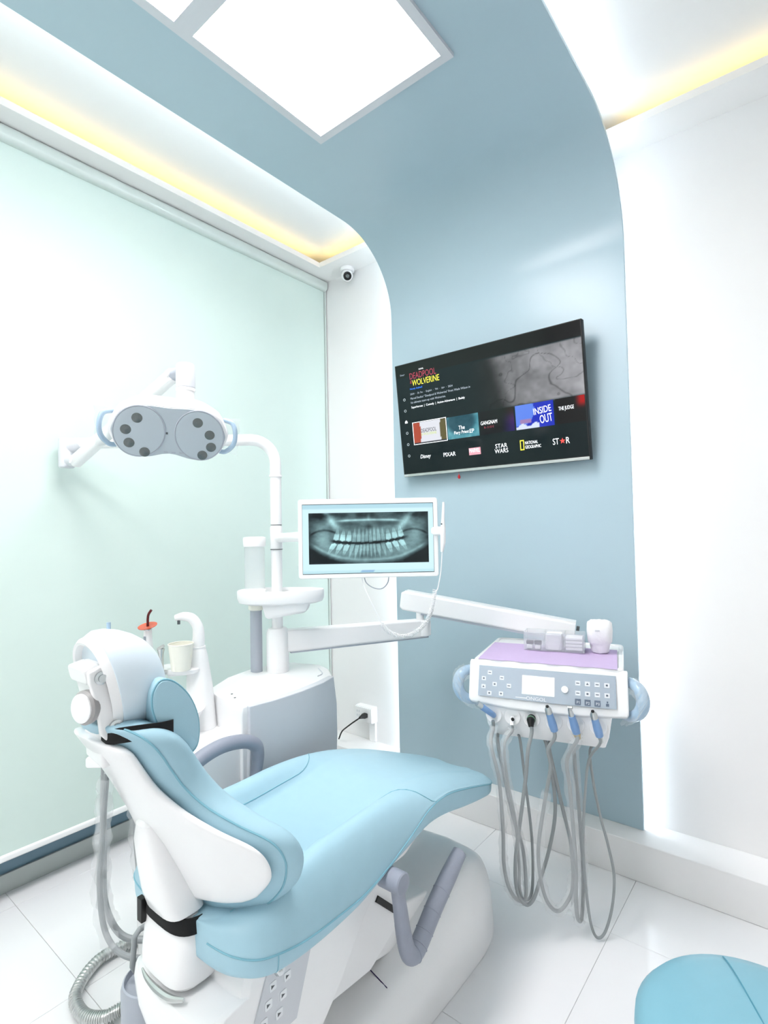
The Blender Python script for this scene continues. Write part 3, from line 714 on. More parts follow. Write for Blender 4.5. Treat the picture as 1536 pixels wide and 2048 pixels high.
# sloping control face: side profile swept across
prof = [(.012, -.004), (-.004, -.010), (-.034, -.120), (-.036, -.140), (-.020, -.150), (.06, -.150), (.10, -.06)]
secs = []
for x, k in ((-.262, .94), (-.256, 1), (-.12, 1), (0, 1), (.12, 1), (.256, 1), (.262, .94)):
    bow = -.010*(1-(x/.262)**2); dz = -.012*(1-(x/.262)**2)
    secs.append([(x, y*k+bow*(1 if z < -.05 else .3), z*(k if z < -.1 else 1)+(dz if z < -.1 else 0)) for y, z in prof])
mk('control_face', loft(secs), white, tr, bevel=.005, ang=40, local=True)
# panel overlay sits on the slope : face frame from (y,z)=(-.006,-.018) to (-.034,-.118)
f0 = Vector((0, -.0075, -.020)); f1 = Vector((0, -.0385, -.120)); fz = (f0-f1).normalized(); fn_ = Vector((0, -fz.z, fz.y)).normalized()
FH = (f0-f1).length
def fp(u, v, d=0, W=.470):       # u 0..1 across, v 0..1 up
    x = -W/2+W*u; b = -.010*(1-(x/.262)**2)*(.9-.5*v)
    return Vector((x, b, 0))+f1.lerp(f0, v)+fn_*d
def fquad(u0, u1, v0, v1, d0, d1, n=1, W=.470):
    secs = []
    for i in range(n+1):
        u = u0+(u1-u0)*i/n; secs.append([fp(u, v0, d0, W), fp(u, v1, d0, W), fp(u, v1, d1, W), fp(u, v0, d1, W)])
    return loft(secs)
panelg = M('grey_membrane_panel', (168, 183, 198), .3, var=.03, nscale=40, coat=.3)
pan = mk('control_panel', fquad(.02, .98, .02, 1.0, .0006, .0022, 12), panelg, tr, local=True, smooth=False)
sb = mk('display', fquad(.345, .572, .22, .80, .0023, .0034), lcd, pan, local=True, smooth=False)
mk('display_frame', fquad(.338, .579, .195, .825, .0023, .0030), grey, pan, local=True, smooth=False)
btn = M('white_button', (236, 240, 244), .35, var=.01); btd = M('navy_button', (48, 78, 110), .35, var=.01)
def button(u, v, mat, w=.032, h=.13, mark=None):
    b_ = mk('button', fquad(u-w/2, u+w/2, v-h/2, v+h/2, .0022, .0036), mat, pan, local=True, smooth=False)
    mm = grey if mat is not btn else M('button_mark', (52, 70, 92), .4, var=0)
    if mark == 'bar': mk('symbol', fquad(u-w*.3, u+w*.3, v-h*.1, v+h*.1, .0037, .0040), mm, b_, local=True, smooth=False)
    if mark == 'dot': mk('symbol', fquad(u-w*.2, u+w*.2, v-h*.2, v+h*.2, .0037, .0040), mm, b_, local=True, smooth=False)
    if mark == 'tri': mk('symbol', loft([[fp(u-w*.26, v-h*.22, .0037), fp(u+w*.26, v-h*.22, .0037), fp(u, v+h*.26, .0037)], [fp(u-w*.26, v-h*.22, .0040), fp(u+w*.26, v-h*.22, .0040), fp(u, v+h*.26, .0040)]]), mm, b_, local=True, smooth=False)
    return b_
for (u, v), mkx in zip(((.103, .79), (.059, .585), (.195, .65), (.143, .43), (.249, .42), (.059, .325), (.193, .15), (.105, .13)), ('bar', 'dot', 'bar', 'dot', 'bar', 'tri', 'dot', 'dot')): button(u, v, btn, mark=mkx)
for i, u in enumerate((.731, .795, .859, .922)):
    button(u, .70, btn, .034, .14, ('bar', 'tri', 'bar', 'dot')[i]); button(u, .40, btn, .034, .14, ('bar', 'dot', 'bar', 'dot')[i])
tbl = M('button_letter', (226, 234, 240), .4, var=0)
def facetext(s, u, v, h, mat, parent, d=.0042, sx=1.0):
    o = text('lettering', s, mat, parent, 0, 0, h, sx=sx)
    w = max(q.co.x for q in o.data.vertices)-min(q.co.x for q in o.data.vertices)
    for q in o.data.vertices:
        q.co = fp(u, v, d)+Vector((1, 0, 0))*(q.co.x-w/2)+fz*(q.co.z)
    return o
for i, u in enumerate((.731, .795, .859)):
    b_ = button(u, .14, btd, .040, .18); facetext('P%d' % (i+1), u, .09, .012, tbl, b_)
facetext('ONGOL', .445, .050, .016, white, pan, d=.0032, sx=1.15)
mk('logo_bar', fquad(.30, .378, .085, .105, .0023, .0030), white, pan, local=True, smooth=False)
mk('person_symbol', join(fquad(.913, .933, .08, .16, .0023, .0034), fquad(.918, .928, .17, .23, .0023, .0034)), btd, pan, local=True, smooth=False)
mk('turn_knob', lathe([(.011, 0), (.012, .001), (.0105, .007), (.001, .0075)], 20, fp(.644, .47, .0022), fn_), white, pan, local=True)
mk('face_film', fquad(.03, .97, .03, .98, .0052, .0056, 12), M('thin_clear_film', (246, 249, 252), .12, spec=.7, alpha=.07, var=0, bump=1.0, bscale=45), tr, local=True, smooth=False)
# handles at both sides
for sg in (-1, 1):
    hb = cat([(sg*.240, .050, -.050), (sg*.272, .020, -.046), (sg*.296, -.010, -.060), (sg*.304, -.020, -.095), (sg*.292, -.016, -.130), (sg*.262, .004, -.150), (sg*.235, .03, -.150)], 6)
    h_ = mk('handle', tube(hb, [.016, .018, .020, .021, .020, .017, .014], 16), handlem, tr, local=True)
    fm = [[(p.x+q*.012*sg*(1-.0*k)+.0, p.y-.023+.004*math.sin(k*1.9), p.z+.020*q+.003*math.cos(k*2.3)) for q in (-1.2, 0, 1.2)] for k, p in enumerate(hb[6:34])]
    mk('handle_film', loft(fm, cap=False, closed_u=False), film, h_, local=True)
# holster block under the face
bl_ = []
for z, x, y0, y1 in ((-.148, .212, -.020, .12), (-.158, .210, -.026, .12), (-.222, .200, -.018, .11), (-.262, .188, .004, .10), (-.266, .184, .012, .095)):
    bl_.append([(-x, y0, z), (x, y0, z), (x, y1, z), (-x, y1, z)])
mk('holster_block', loft(bl_), white, tr, bevel=.006, ang=40, local=True)
HX = [-.175, -.110, -.045, .028, .098, .168]
for i, x in enumerate(HX):
    n = Vector((0, -1, .16)).normalized(); c = Vector((x, -.0225, -.185))
    mk('holster', lathe([(.026, -.003), (.029, .002), (.0275, .006), (.023, .0062), (.015, .0015), (.001, .001)], 24, c, n), whitem, tr, local=True)

# ------------------------------------------------------------------ things lying on the tray
tag(mk('paper_liner', [tuple(tl(x, y, .0003+dz)) for x, y, dz in ()] and None or xf((lambda: (lambda nx, ny: (
    [(-.232+.464*i/nx, -.004+.300*j/ny+.003*math.sin(i*1.3)*(j == 0), .0012+.0012*math.sin(i*.8+j)*math.sin(j*.9)) for j in range(ny+1) for i in range(nx+1)],
    [(j*(nx+1)+i, j*(nx+1)+i+1, (j+1)*(nx+1)+i+1, (j+1)*(nx+1)+i) for j in range(ny) for i in range(nx)]))(24, 14))(), Matrix.Translation(tc0) @ TR.to_4x4()), purple), 'lilac paper liner covering the instrument tray', 'paper liner')
def tloc(vf): return xf(vf, Matrix.Translation(tc0) @ TR.to_4x4())
bx0, bx1, by0, by1, bz0, bz1 = -.098, .122, .185, .275, .0035, .070
ab = thing('organizer_box', 'clear acrylic box with three compartments on the lilac liner', 'box', tuple(tl((bx0+bx1)/2, .19, bz0)))
t_ = .003
mk('floor_plate', tloc(box(bx0, bx1, by0, by1, bz0, bz0+t_)), acryl, ab, smooth=False)
mk('front_wall', tloc(box(bx0, bx1, by0, by0+t_, bz0+t_, bz1)), acryl, ab, smooth=False)
mk('rear_wall', tloc(box(bx0, bx1, by1-t_, by1, bz0+t_, bz1)), acryl, ab, smooth=False)
for x in (bx0, bx0+.072, bx0+.146, bx1-t_): mk('divider', tloc(box(x, x+t_, by0+t_, by1-t_, bz0+t_, bz1)), acryl, ab, smooth=False)
mk('rim', tloc(join(box(bx0, bx1, by0, by0+t_, bz1, bz1+.0012), box(bx0, bx0+t_, by0, by1, bz1, bz1+.0012))), lgrey, ab, smooth=False)
for k, (x, lab) in enumerate(((-.078, 'left'), (-.048, 'right'))):
    g = thing('dressing_clip', 'black capped clip in the clear box, %s one of the pair' % lab, 'clip', tuple(tl(x, .18, bz0+.004)))
    mk('cap', tloc(box(x-.013, x+.014, .201, .221, .022, .036)), black, g, bevel=.003)
    mk('body', tloc(box(x-.010, x+.011, .195, .235, bz0+t_+.0005, .0215)), tissue, g, bevel=.003)
r2 = random.Random(5)
def crumple(x0, x1, y0, y1, z0, z1, amp):
    n = 9; v, f = [], []
    secs = []
    for k in range(n):
        z = z0+(z1-z0)*k/(n-1); ring = []
        for a, b in rrect(x1-x0, y1-y0, .012, 4):
            j = amp if 0 < k < n-1 else amp*.3
            ring.append(((x0+x1)/2+a*(1-.12*abs(k/(n-1)-.4))+r2.uniform(-j, j), (y0+y1)/2+b*.95+r2.uniform(-j, j), z+r2.uniform(-j, j)*.5))
        secs.append(ring)
    return loft(secs)
tag(mk('gauze_stack', tloc(crumple(-.020, .042, .193, .268, bz0+.0045, .064, .0022)), tissue), 'crumpled white gauze in the middle compartment of the clear box', 'gauze')
gs = thing('cotton_roll_pack', 'white folded cotton packs in the right compartment of the clear box', 'cotton', tuple(tl(.086, .19, bz0+t_)))
for k in range(4): mk('fold', tloc(loft([[(x, .230+a, bz0+t_+.0075+.0125*k+b) for a, b in rrect(.066, .0115, .005)] for x in (.055, .114)])), tissue, gs)
dc = thing('cotton_dispenser', 'white tissue wrapped round pot beside the clear box', 'dispenser', tuple(tl(.174, .232, .003)))
secs = []
for z, r, sq in ((.0035, .026, 2), (.008, .030, 2), (.030, .034, 2.2), (.038, .037, 2.6), (.044, .042, 3.2), (.085, .0455, 3.4), (.112, .043, 3.2), (.120, .034, 2.6), (.122, .01, 2)):
    secs.append([tuple(tl(.174+a*r+r2.uniform(-.0012, .0012), .232+b*r+r2.uniform(-.0012, .0012), z+r2.uniform(-.001, .001))) for a, b in sup(28, sq)])
mk('wrap', loft(secs), tissue, dc, ang=60)
mk('label_mark', loft([[tuple(tl(.168+a, .232-.0475, .090+b)) for a, b in rrect(.016, .005, .001)], [tuple(tl(.168+a, .232-.0460, .090+b)) for a, b in rrect(.016, .005, .001)]]), lgrey, dc)

# ------------------------------------------------------------------ hand instruments in the holsters, each with its hose
def inst(i, kind, label, hose, r=.0052, sleeve=None):
    x = HX[i]; h0 = tl(x, -.030, -.186)
    t = thing('dental_handpiece', label, 'handpiece', tuple(h0), group='hand instruments on the tray front')
    up = (TR @ Vector((-.18, -.35, .92))).normalized()
    if kind == 'suction':
        mk('body', tube([h0, h0+TR @ Vector((-.006, -.030, .018)), h0+TR @ Vector((-.030, -.045, .040))], [.010, .010, .011], 14), bluehp, t)
        mk('tip', tube([h0+TR @ Vector((-.026, -.043, .036)), h0+TR @ Vector((-.044, -.052, .052))], [.009, .0105], 14), steel, t)
    elif kind == 'plain':
        mk('body', tube([h0+TR @ Vector((0, .010, 0)), h0+TR @ Vector((.002, -.020, -.004)), h0+TR @ Vector((.003, -.026, -.018))], .0065, 12), white, t)
        mk('cap', cyl(h0+TR @ Vector((.004, -.020, .001)), .0055, .008, TR @ Vector((.4, -1, .2)), 12), black, t)
    elif kind == 'black':
        mk('body', tube([h0+TR @ Vector((0, .012, .004)), h0+TR @ Vector((0, -.016, .002)), h0+TR @ Vector((.002, -.026, -.016))], [.0135, .0135, .008], 14), black, t)
        mk('ring', lathe([(.0136, 0), (.0145, .001), (.0145, .004), (.0136, .005)], 16, h0+TR @ Vector((0, -.008, .003)), TR @ Vector((0, -1, 0))), green, t)
    else:
        b0 = h0+TR @ Vector((.004, -.022, -.018)); b1 = b0+up*.045; b2 = b0+up*.068; b3 = b0+up*.092
        mk('body', tube([b0, b0.lerp(b1, .5), b1, b2], [.0125, .014, .0125, .011], 14), bluehp, t)
        if kind == 'gold':
            mk('tip', tube([b2, b3, b3+up*.008+TR @ Vector((.004, -.004, 0))], [.0095, .0065, .0055], 12), steel, t)
            mk('head', cyl(b3+up*.006+TR @ Vector((-.004, 0, 0)), .005, .014, TR @ Vector((1, -.2, .1)), 12), steel, t)
            mk('coupling', tube([b0-up*.022, b0-up*.004, b0+up*.002], [.0085, .012, .0115], 14), gold, t)
        else:
            mk('tip', tube([b2, b2.lerp(b3, .6), b3], [.0112, .011, .0065], 14), steel, t)
            mk('end_cap', cyl(b3, .005, .004, up, 12), black, t)
            if kind == 'chrome': mk('coupling', tube([b0-up*.026, b0-up*.012, b0], [.006, .007, .0095], 12), chrome, t)
    st0 = h0+TR @ (Vector((.004, -.024, -.022)) if kind in ('blue', 'gold', 'chrome') else Vector((.003, -.024, -.016)))
    hose = [st0-Vector((0, 0, -.004)), st0+Vector((0, 0, -.022))]+list(hose[1:-1])+[hose[-1]]+[tl(x, .035, -.262)]
    mk('hose', tube(cat(hose, 8), r, 10), hosem, t)
    if sleeve:
        sp = cat(hose, 8); a, b, rad = sleeve; sp = sp[int(a*len(sp)):int(b*len(sp))]
        vv, ff = tube(sp, [rad*(1+.12*math.sin(k*.9)) for k in range(len(sp))], 10, cap=False)
        rr_ = random.Random(i); vv = [tuple(Vector(p)+Vector((rr_.uniform(-.0025, .0025), rr_.uniform(-.0025, .0025), 0))) for p in vv]
        mk('sleeve', (vv, ff), film, t)
    return t
inst(0, 'suction', 'blue wrapped suction tip with silver end, leftmost on the tray front', [(-0.8858,1.6387,0.7067), (-0.8766,1.6432,0.6541), (-0.8560,1.6543,0.5397), (-0.8496,1.6613,0.3743), (-0.8492,1.6613,0.2598), (-0.8389,1.6728,0.1845), (-0.8188,1.6960,0.1395), (-0.8045,1.7278,0.1447), (-0.8177,1.7422,0.2821), (-0.8453,1.7365,0.3764), (-0.8683,1.7226,0.5111), (-0.8867,1.7131,0.6294)], .0062, (.05, .95, .014))
inst(1, 'plain', 'short white plug with black cap in the second holster from the left', [(-0.8382,1.6721,0.7003), (-0.8412,1.6717,0.6533), (-0.8356,1.6759,0.5373), (-0.8189,1.6898,0.4047), (-0.8133,1.7000,0.2705), (-0.8160,1.7073,0.1673), (-0.8077,1.7259,0.1279), (-0.7968,1.7595,0.1476), (-0.7994,1.7763,0.3063), (-0.8161,1.7698,0.5079), (-0.8283,1.7645,0.6437)], .0048, (.05, .5, .014))
inst(2, 'black', 'black instrument socket in the third holster from the left', [(-0.7871,1.7085,0.6872), (-0.7784,1.7176,0.6366), (-0.7866,1.7146,0.5529), (-0.8027,1.7021,0.4211), (-0.8206,1.6889,0.2732), (-0.8202,1.6934,0.1729), (-0.8029,1.7147,0.1228), (-0.7867,1.7428,0.1274), (-0.7727,1.7722,0.1838), (-0.7517,1.8057,0.2756), (-0.7362,1.8288,0.3888), (-0.7404,1.8306,0.5060), (-0.7604,1.8191,0.6421)], .0062)
inst(3, 'blue', 'blue wrapped handpiece with slim grey tip in the fourth holster', [(-0.7319,1.7430,0.6757), (-0.7244,1.7558,0.6370), (-0.7200,1.7619,0.5782), (-0.7382,1.7518,0.4698), (-0.7589,1.7364,0.3219), (-0.7568,1.7370,0.2242), (-0.7429,1.7518,0.1404), (-0.7214,1.7811,0.0974), (-0.7004,1.8127,0.1118), (-0.6858,1.8428,0.1647), (-0.6922,1.8527,0.2913), (-0.7140,1.8458,0.4055), (-0.7344,1.8347,0.5232), (-0.7501,1.8281,0.6244)], .0062, (.25, .7, .016))
inst(4, 'gold', 'blue wrapped handpiece with brass coupling and angled head, fifth holster', [(-0.6802,1.7850,0.6644), (-0.6760,1.7961,0.6023), (-0.6718,1.8038,0.5017), (-0.6681,1.8117,0.3843), (-0.6641,1.8161,0.2360), (-0.6677,1.8175,0.1357), (-0.6677,1.8306,0.0663), (-0.6626,1.8552,0.0679), (-0.6632,1.8797,0.2048), (-0.6724,1.8845,0.4024), (-0.6828,1.8829,0.6053)], .0066, (.02, .95, .016))
inst(5, 'chrome', 'blue wrapped handpiece with dark nose and bare grey hose, rightmost on the tray front', [(-0.6180,1.8354,0.6528), (-0.6186,1.8423,0.6009), (-0.6332,1.8355,0.4840), (-0.6423,1.8293,0.3358), (-0.6399,1.8311,0.2213), (-0.6335,1.8359,0.1073), (-0.6243,1.8462,0.0371), (-0.6096,1.8590,0.0135), (-0.5918,1.8775,0.0366), (-0.5745,1.8983,0.1139), (-0.5708,1.9128,0.2064), (-0.5868,1.9113,0.3008), (-0.6083,1.9054,0.3966), (-0.6282,1.9052,0.5090), (-0.6380,1.9137,0.6059)], .0046)

# ================================================================== DENTAL CHAIR
CXC = -1.095
ch = thing('dental_chair', 'sky blue upholstered dental chair with white shell and grey armrests', 'dental chair', (CXC, 1.1, 0))
ST = [  # Y, half width, z bottom, z seam, z bolster, z centre
 (.618, .06, .540, .572, .594, .594), (.622, .14, .528, .572, .602, .600), (.634, .195, .520, .570, .608, .604), (.66, .232, .514, .566, .616, .608), (.70, .248, .508, .560, .630, .612),
 (.77, .255, .506, .550, .660, .616), (.86, .256, .508, .546, .678, .62), (.95, .256, .520, .546, .680, .622), (1.05, .255, .545, .566, .682, .630), (1.15, .253, .556, .598, .676, .642),
 (1.23, .249, .562, .622, .664, .650), (1.33, .243, .548, .620, .642, .640), (1.46, .232, .514, .584, .604, .606), (1.58, .218, .484, .544, .560, .562), (1.66, .204, .466, .515, .529, .531), (1.71, .178, .457, .500, .512, .514), (1.74, .140, .456, .493, .503, .504), (1.755, .08, .464, .486, .493, .493), (1.759, .03, .470, .482, .487, .487)]
def interp(tab, n):
    cols = list(zip(*tab)); out = [cat1(c, n) for c in cols]; return list(zip(*out))
STI = interp(ST, 5)
SEAM = []; INNER = []; SMS = []
def seatsec(y, w, zb, zs, zt, zc):
    half = [(0, zb), (.55, zb), (.82, zb+.002), (.93, zb+.010), (.985, zb+.3*(zs-zb)+.004), (1.0, zs), (.985, zs+.22*(zt-zs)), (.94, zs+.58*(zt-zs)), (.86, zs+.9*(zt-zs)), (.76, zt), (.66, zt*.8+zc*.2), (.58, zt*.35+zc*.65), (.5, zc+.002), (.25, zc-.002), (0, zc-.003)]
    half = [(v*w, 0, z) for v, z in half]
    sm = cat(half, 3)
    return [(CXC+p.x, y, p.z) for p in sm]+[(CXC-p.x, y, p.z) for p in sm[1:-1][::-1]], sm
secs = []
for st in STI:
    sec, sm = seatsec(*st); secs.append(sec); SMS.append((st[0], sm)); SEAM.append((sm[15].x, st[0], sm[15].z)); INNER.append((sm[33].x, st[0], sm[33].z))
mk('seat_cushion', loft(secs), vinyl, ch, ang=70)
for sg in (1, -1):
    mk('seat_piping', tube([(CXC+sg*(a+.0005), y, z) for a, y, z in SEAM[4:-6]], .0022, 6), pipem, ch)
    inn = []
    for j in range(16, 53):
        t_s = max(0, min(1, (j-43)/9)); f_ = 33-18*t_s**1.8; i0 = int(f_); fr_ = f_-i0
        y_, sm_ = SMS[j]; p_ = sm_[i0].lerp(sm_[min(i0+1, len(sm_)-1)], fr_)
        inn.append((CXC+sg*(p_.x+.0003), y_, p_.z+.0005))
    mk('seat_seam', tube(inn, .0015, 6), pipem, ch)
sec, sm = seatsec(*STI[20]); mk('seat_seam', tube([(CXC+p.x*1.001, STI[20][0], p.z) for p in sm[8:16]], .0012, 5), pipem, ch)
mk('seat_pan', loft([[(CXC+a*k, .5*(y0+y1)+b, z) for a, b in rrect(.40, y1-y0, .06)] for z, k, y0, y1 in ((.535, 1.0, .66, 1.30), (.50, .96, .68, 1.24))]), white, ch)
# ---- backrest
BT = [ # z, half width, centre rear Y, thickness, curvature
 (.596, .06, .650, .050, 1.2), (.602, .13, .648, .066, 1.2), (.622, .195, .642, .084, 1.2), (.66, .238, .629, .092, 1.2), (.70, .262, .614, .094, 1.2), (.745, .272, .597, .096, 1.2), (.785, .258, .580, .100, 1.2), (.82, .205, .563, .106, 1.2), (.855, .158, .545, .110, 1.2),
 (.895, .134, .523, .112, 1.2), (.935, .130, .500, .112, 1.2), (.975, .134, .475, .110, 1.2), (1.005, .130, .456, .100, 1.2), (1.025, .112, .444, .080, 1.2), (1.034, .08, .440, .060, 1.2), (1.037, .03, .440, .040, 1.2)]
BTI = interp(BT, 5); SU = sup(56, 2.9)
def bpt(z, w, y0, th, k, u, v, dy=0):
    x = w*u; return (CXC+x, y0+th/2+th/2*v+k*x*x+dy, z)
mk('backrest_cushion', loft([[bpt(*r, u, v) for u, v in SU] for r in BTI]), vinyl, ch, ang=70)
for sg in (1, -1):
    kk = [min(range(56), key=lambda q: abs(SU[q][0]-sg*.985)+abs(SU[q][1]+.45)) for _ in (0,)][0]
    mk('backrest_piping', tube([Vector(bpt(*r, SU[kk][0]*1.004, SU[kk][1])) for r in BTI[8:-8]], .0022, 6), pipem, ch)
# rear shell
def shellsec(r, inset, dy, th):
    z, w, y0, t, k = r; w = max(.012, w-inset)
    return [(CXC+w*u, y0+dy+th*v+k*(w*u)**2, z) for u, v in SU]
SR = [r for r in BTI if .634 < r[0] < 1.008]
shs = []
for q, r in enumerate(SR):
    e = min(q, len(SR)-1-q); ins = (.016+.012*sst(.84, .92, r[0])+.016*sst(.72, .66, r[0]))+(.08 if e == 0 else .035 if e == 1 else .014 if e == 2 else .005 if e == 3 else 0)
    shs.append(shellsec(r, ins, -.004, .016))
mk('backrest_shell', loft(shs), white, ch, ang=60)
# hinge fairing on the shell, strap, lower hinge cover
def fair(rows):
    return loft([[(cx+w*u, cy+d*v, z) for u, v in sup(28, e)] for z, cx, cy, w, d, e in rows])
mk('hinge_fairing', fair([(.805, CXC+.004, .562, .010, .008, 2), (.795, CXC+.005, .560, .026, .016, 2.2), (.76, CXC+.008, .570, .042, .028, 2.6), (.70, CXC+.012, .588, .054, .037, 3), (.645, CXC+.016, .604, .062, .042, 3.4), (.612, CXC+.018, .615, .062, .042, 3.6), (.600, CXC+.018, .620, .048, .032, 3.4)]), white, ch)
mk('hinge_cover', fair([(.604, CXC+.006, .650, .070, .052, 3.4), (.590, CXC+.006, .650, .080, .062, 3.6), (.55, CXC+.004, .648, .086, .066, 3.6), (.51, CXC+.002, .645, .088, .066, 3.6), (.475, CXC, .642, .088, .064, 3.6), (.466, CXC, .642, .082, .058, 3.4)]), white, ch)
strap = [[(CXC+.006+(.083+o)*u, .650+(.064+o*.7)*v, z-.006*v) for u, v in sup(36, 3.4)] for z, o in ((.574, .003), (.574, .006), (.604, .001), (.604, -.002))]
sp = mk('backrest_strap', loft(strap+[strap[0]], cap=False), strapm, ch)
mk('strap_buckle', box(CXC-.072, CXC-.052, .578, .590, .556, .606), black, sp, bevel=.002)
# body housing under the seat
HR = [(.600, .30), (.578, .375), (.574, .42), (.580, .446), (.600, .455), (.66, .46), (.68, .535), (1.12, .545), (1.13, .500), (1.05, .42), (.95, .30), (.88, .235), (.80, .205), (.70, .215)]
mk('body_housing', loft([[(x, .86+(y-.86)*k, .43+(z-.43)*kz) for y, z in HR] for x, k, kz in ((-1.228, .84, .10), (-1.222, .90, .32), (-1.195, .96, .72), (-1.165, .99, .95), (-1.13, 1, 1), (-.955, 1, 1), (-.925, .97, .96), (-.914, .90, .88))]), white, ch, bevel=.006, ang=30)
mk('hinge_slot', tube(cat([(CXC-.045, .576, .470), (CXC-.02, .573, .464), (CXC+.02, .573, .461), (CXC+.06, .578, .461), (CXC+.092, .590, .466)], 5), [.002, .005, .007, .007, .004], 8), steel, ch)
# side control panel with keys
pn = mk('key_panel', prism([(.735, .506), (.862, .506), (.800, .335), (.705, .335), (.690, .40)], -.9155, -.9105, 'x'), lgrey, ch, smooth=False)
mk('key_knob', lathe([(.001, .012), (.010, .010), (.013, .004), (.013, 0)], 18, (-.9105, .752, .470), (1, 0, 0)), chrome, pn)
for y, z in ((.785, .470), (.736, .444), (.775, .440), (.724, .414), (.763, .409), (.712, .384), (.752, .378)):
    kb = mk('key', prism([(y+a, z+b) for a, b in rrect(.018, .018, .003)], -.9106, -.9092, 'x'), btn, pn, smooth=False)
    mk('key_symbol', prism([(y-.005, z-.004), (y+.004, z), (y-.005, z+.004)], -.9093, -.9088, 'x'), dgrey, kb, smooth=False)
mk('side_knob', cyl((-.975, .580, .432), .012, .034, (.2, -1, -.1), 18, .002), lgrey, ch)
mk('knob_cap', cyl((-.968, .546, .429), .011, .006, (.2, -1, -.1), 12, .002), green, ch)
# lift arm and floor base
mk('lift_arm', bar((CXC, .82, .33), (CXC, 1.50, .16), .20, .12), whitem, ch, bevel=.01)
mk('lift_arm_cover', prism([(.98, .40), (1.12, .49), (1.20, .42), (1.262, .285), (1.10, .22), (.93, .24)], -1.01, -.958, 'x'), white, ch, bevel=.004)
BS = [(.55, .19, .10), (.60, .20, .115), (.9, .205, .13), (1.2, .208, .17), (1.40, .212, .235), (1.52, .212, .275), (1.60, .208, .285), (1.68, .190, .262), (1.73, .160, .215), (1.765, .110, .14), (1.785, .07, .05), (1.79, .03, .01)]
secs = []
for y, w, hh in interp(BS, 4):
    half = [(1.0, 0), (1.0, .015), (.985, .06*min(1, hh/.12)), (.93, hh*.62), (.80, hh*.86), (.60, hh*.96), (0, hh)]
    hv_ = cat([(a*w, 0, z) for a, z in half], 4)
    secs.append([(CXC+p.x, y, p.z+.0015) for p in hv_]+[(CXC-p.x, y, p.z+.0015) for p in hv_[::-1][1:]])
mk('floor_base', loft(secs), white, ch, ang=60)
mk('arm_slot', bar((-.956, 1.128, .392), (-.956, 1.228, .298), .006, .016), black, ch)
mk('base_seam', tube([(CXC+.06, 1.155, .172), (CXC+.15, 1.150, .150), (CXC+.195, 1.145, .09), (CXC+.2075, 1.145, .01)], .0016, 5), M('violet_line', (52, 34, 84), .5, var=0), ch)
# armrests
AX = -.822
ra = cat([(AX, 1.045, .528), (AX-.002, 1.058, .47), (AX, 1.070, .39), (AX+.002, 1.086, .338), (AX+.002, 1.112, .326), (AX, 1.150, .344), (AX, 1.205, .385), (AX, 1.275, .428), (AX, 1.338, .464)], 6)
ar = mk('armrest', tube(ra, [.016, .017, .019, .021, .023, .023, .023, .0235, .023, .020], 16), greyrub, ch)
mk('armrest_pivot', cyl((-.866, 1.045, .533), .026, .066, (1, 0, 0), 24, .003), greyrub, ar)
mk('armrest_hub', cyl((-.900, 1.045, .533), .017, .036, (1, 0, 0), 16), grey, ar)
for k in range(5):
    p = ra[-26+k*4]; q = ra[-25+k*4]
    mk('grip_ring', lathe([(.0235, -.0015), (.0246, 0), (.0235, .0015)], 18, p, (q-p)), greyrub, ar)
LX = -1.406
la = cat([(LX+.02, .80, .700), (LX, .87, .730), (LX, .95, .748), (LX, 1.03, .738), (LX, 1.078, .712), (LX, 1.088, .672), (LX, 1.078, .62), (LX, 1.066, .560)], 6)
al = mk('armrest', tube(la, [.019, .022, .022, .021, .021, .020, .018, .016], 16), greyrub, ch)
mk('armrest_pivot', cyl((LX-.012, 1.062, .545), .024, .050, (1, 0, 0), 24, .003), greyrub, al)
# ---- headrest
hc = Vector((-1.085, .505, 1.108)); tilt = Matrix.Rotation(math.radians(13), 3, 'X')
def hp_(x, y, z): return hc+tilt @ Vector((x, y, z))
def hdisc(y, kx, kz, e=2.3): return [hp_(.078*kx*u, y, .100*kz*v) for u, v in sup(48, e)]
hm = M('white_headrest_vinyl', (220, 234, 243), .38, var=.012, nscale=30, bump=.08, bscale=900)
def hsec2(y, k, dz): return [hp_(.080*k*u, y, .101*k*v+dz) for u, v in sup(48, 2.3)]
mk('headrest_cushion', loft([hsec2(*q) for q in ((-.040, .86, 0), (-.036, .95, 0), (-.022, 1, 0), (-.004, .995, -.003), (.016, .96, -.009), (.036, .885, -.016), (.053, .77, -.022), (.065, .60, -.025), (.072, .38, -.026), (.075, .12, -.026))]), hm, ch)
mk('headrest_shell', loft([hdisc(-.030, .965, .965), hdisc(-.046, .94, .94), hdisc(-.053, .89, .89), hdisc(-.051, .83, .83), hdisc(-.040, .78, .78), hdisc(-.038, .3, .3)]), white, ch)
brk = mk('headrest_bracket', loft([[hp_(x, y, z) for x, z in ((-.035, -.09), (.036, -.09), (.040, .030), (.028, .050), (-.028, .050), (-.040, .030))] for y in (-.036, -.066)]), white, ch, bevel=.008)
mk('bracket_top', loft([[hp_(x, y, .034+z) for x, z in rrect(.076, .032, .010)] for y in (-.044, -.074)]), white, brk, bevel=.004)
lk = mk('bracket_link', loft([[hp_(x, -.056+a, b) for a, b in ((-.018, .048), (.016, .052), (.024, .026), (.016, -.02), (.024, -.062), (.018, -.092), (-.012, -.094), (-.023, -.072), (-.018, -.02), (-.021, .026))] for x in (.046, .058)]), white, brk, bevel=.004)
for z, r in ((.030, .012), (-.070, .014)):
    mk('pivot_bolt', lathe([(.001, .010), (r*.6, .010), (r*.62, .006), (r, .005), (r, 0)], 20, hp_(.058, -.056+(.004 if z < 0 else 0), z), (1, 0, 0)), chrome, lk)
kn = hp_(.030, -.074, -.022); kax = Vector((.25, -1, .05)).normalized()
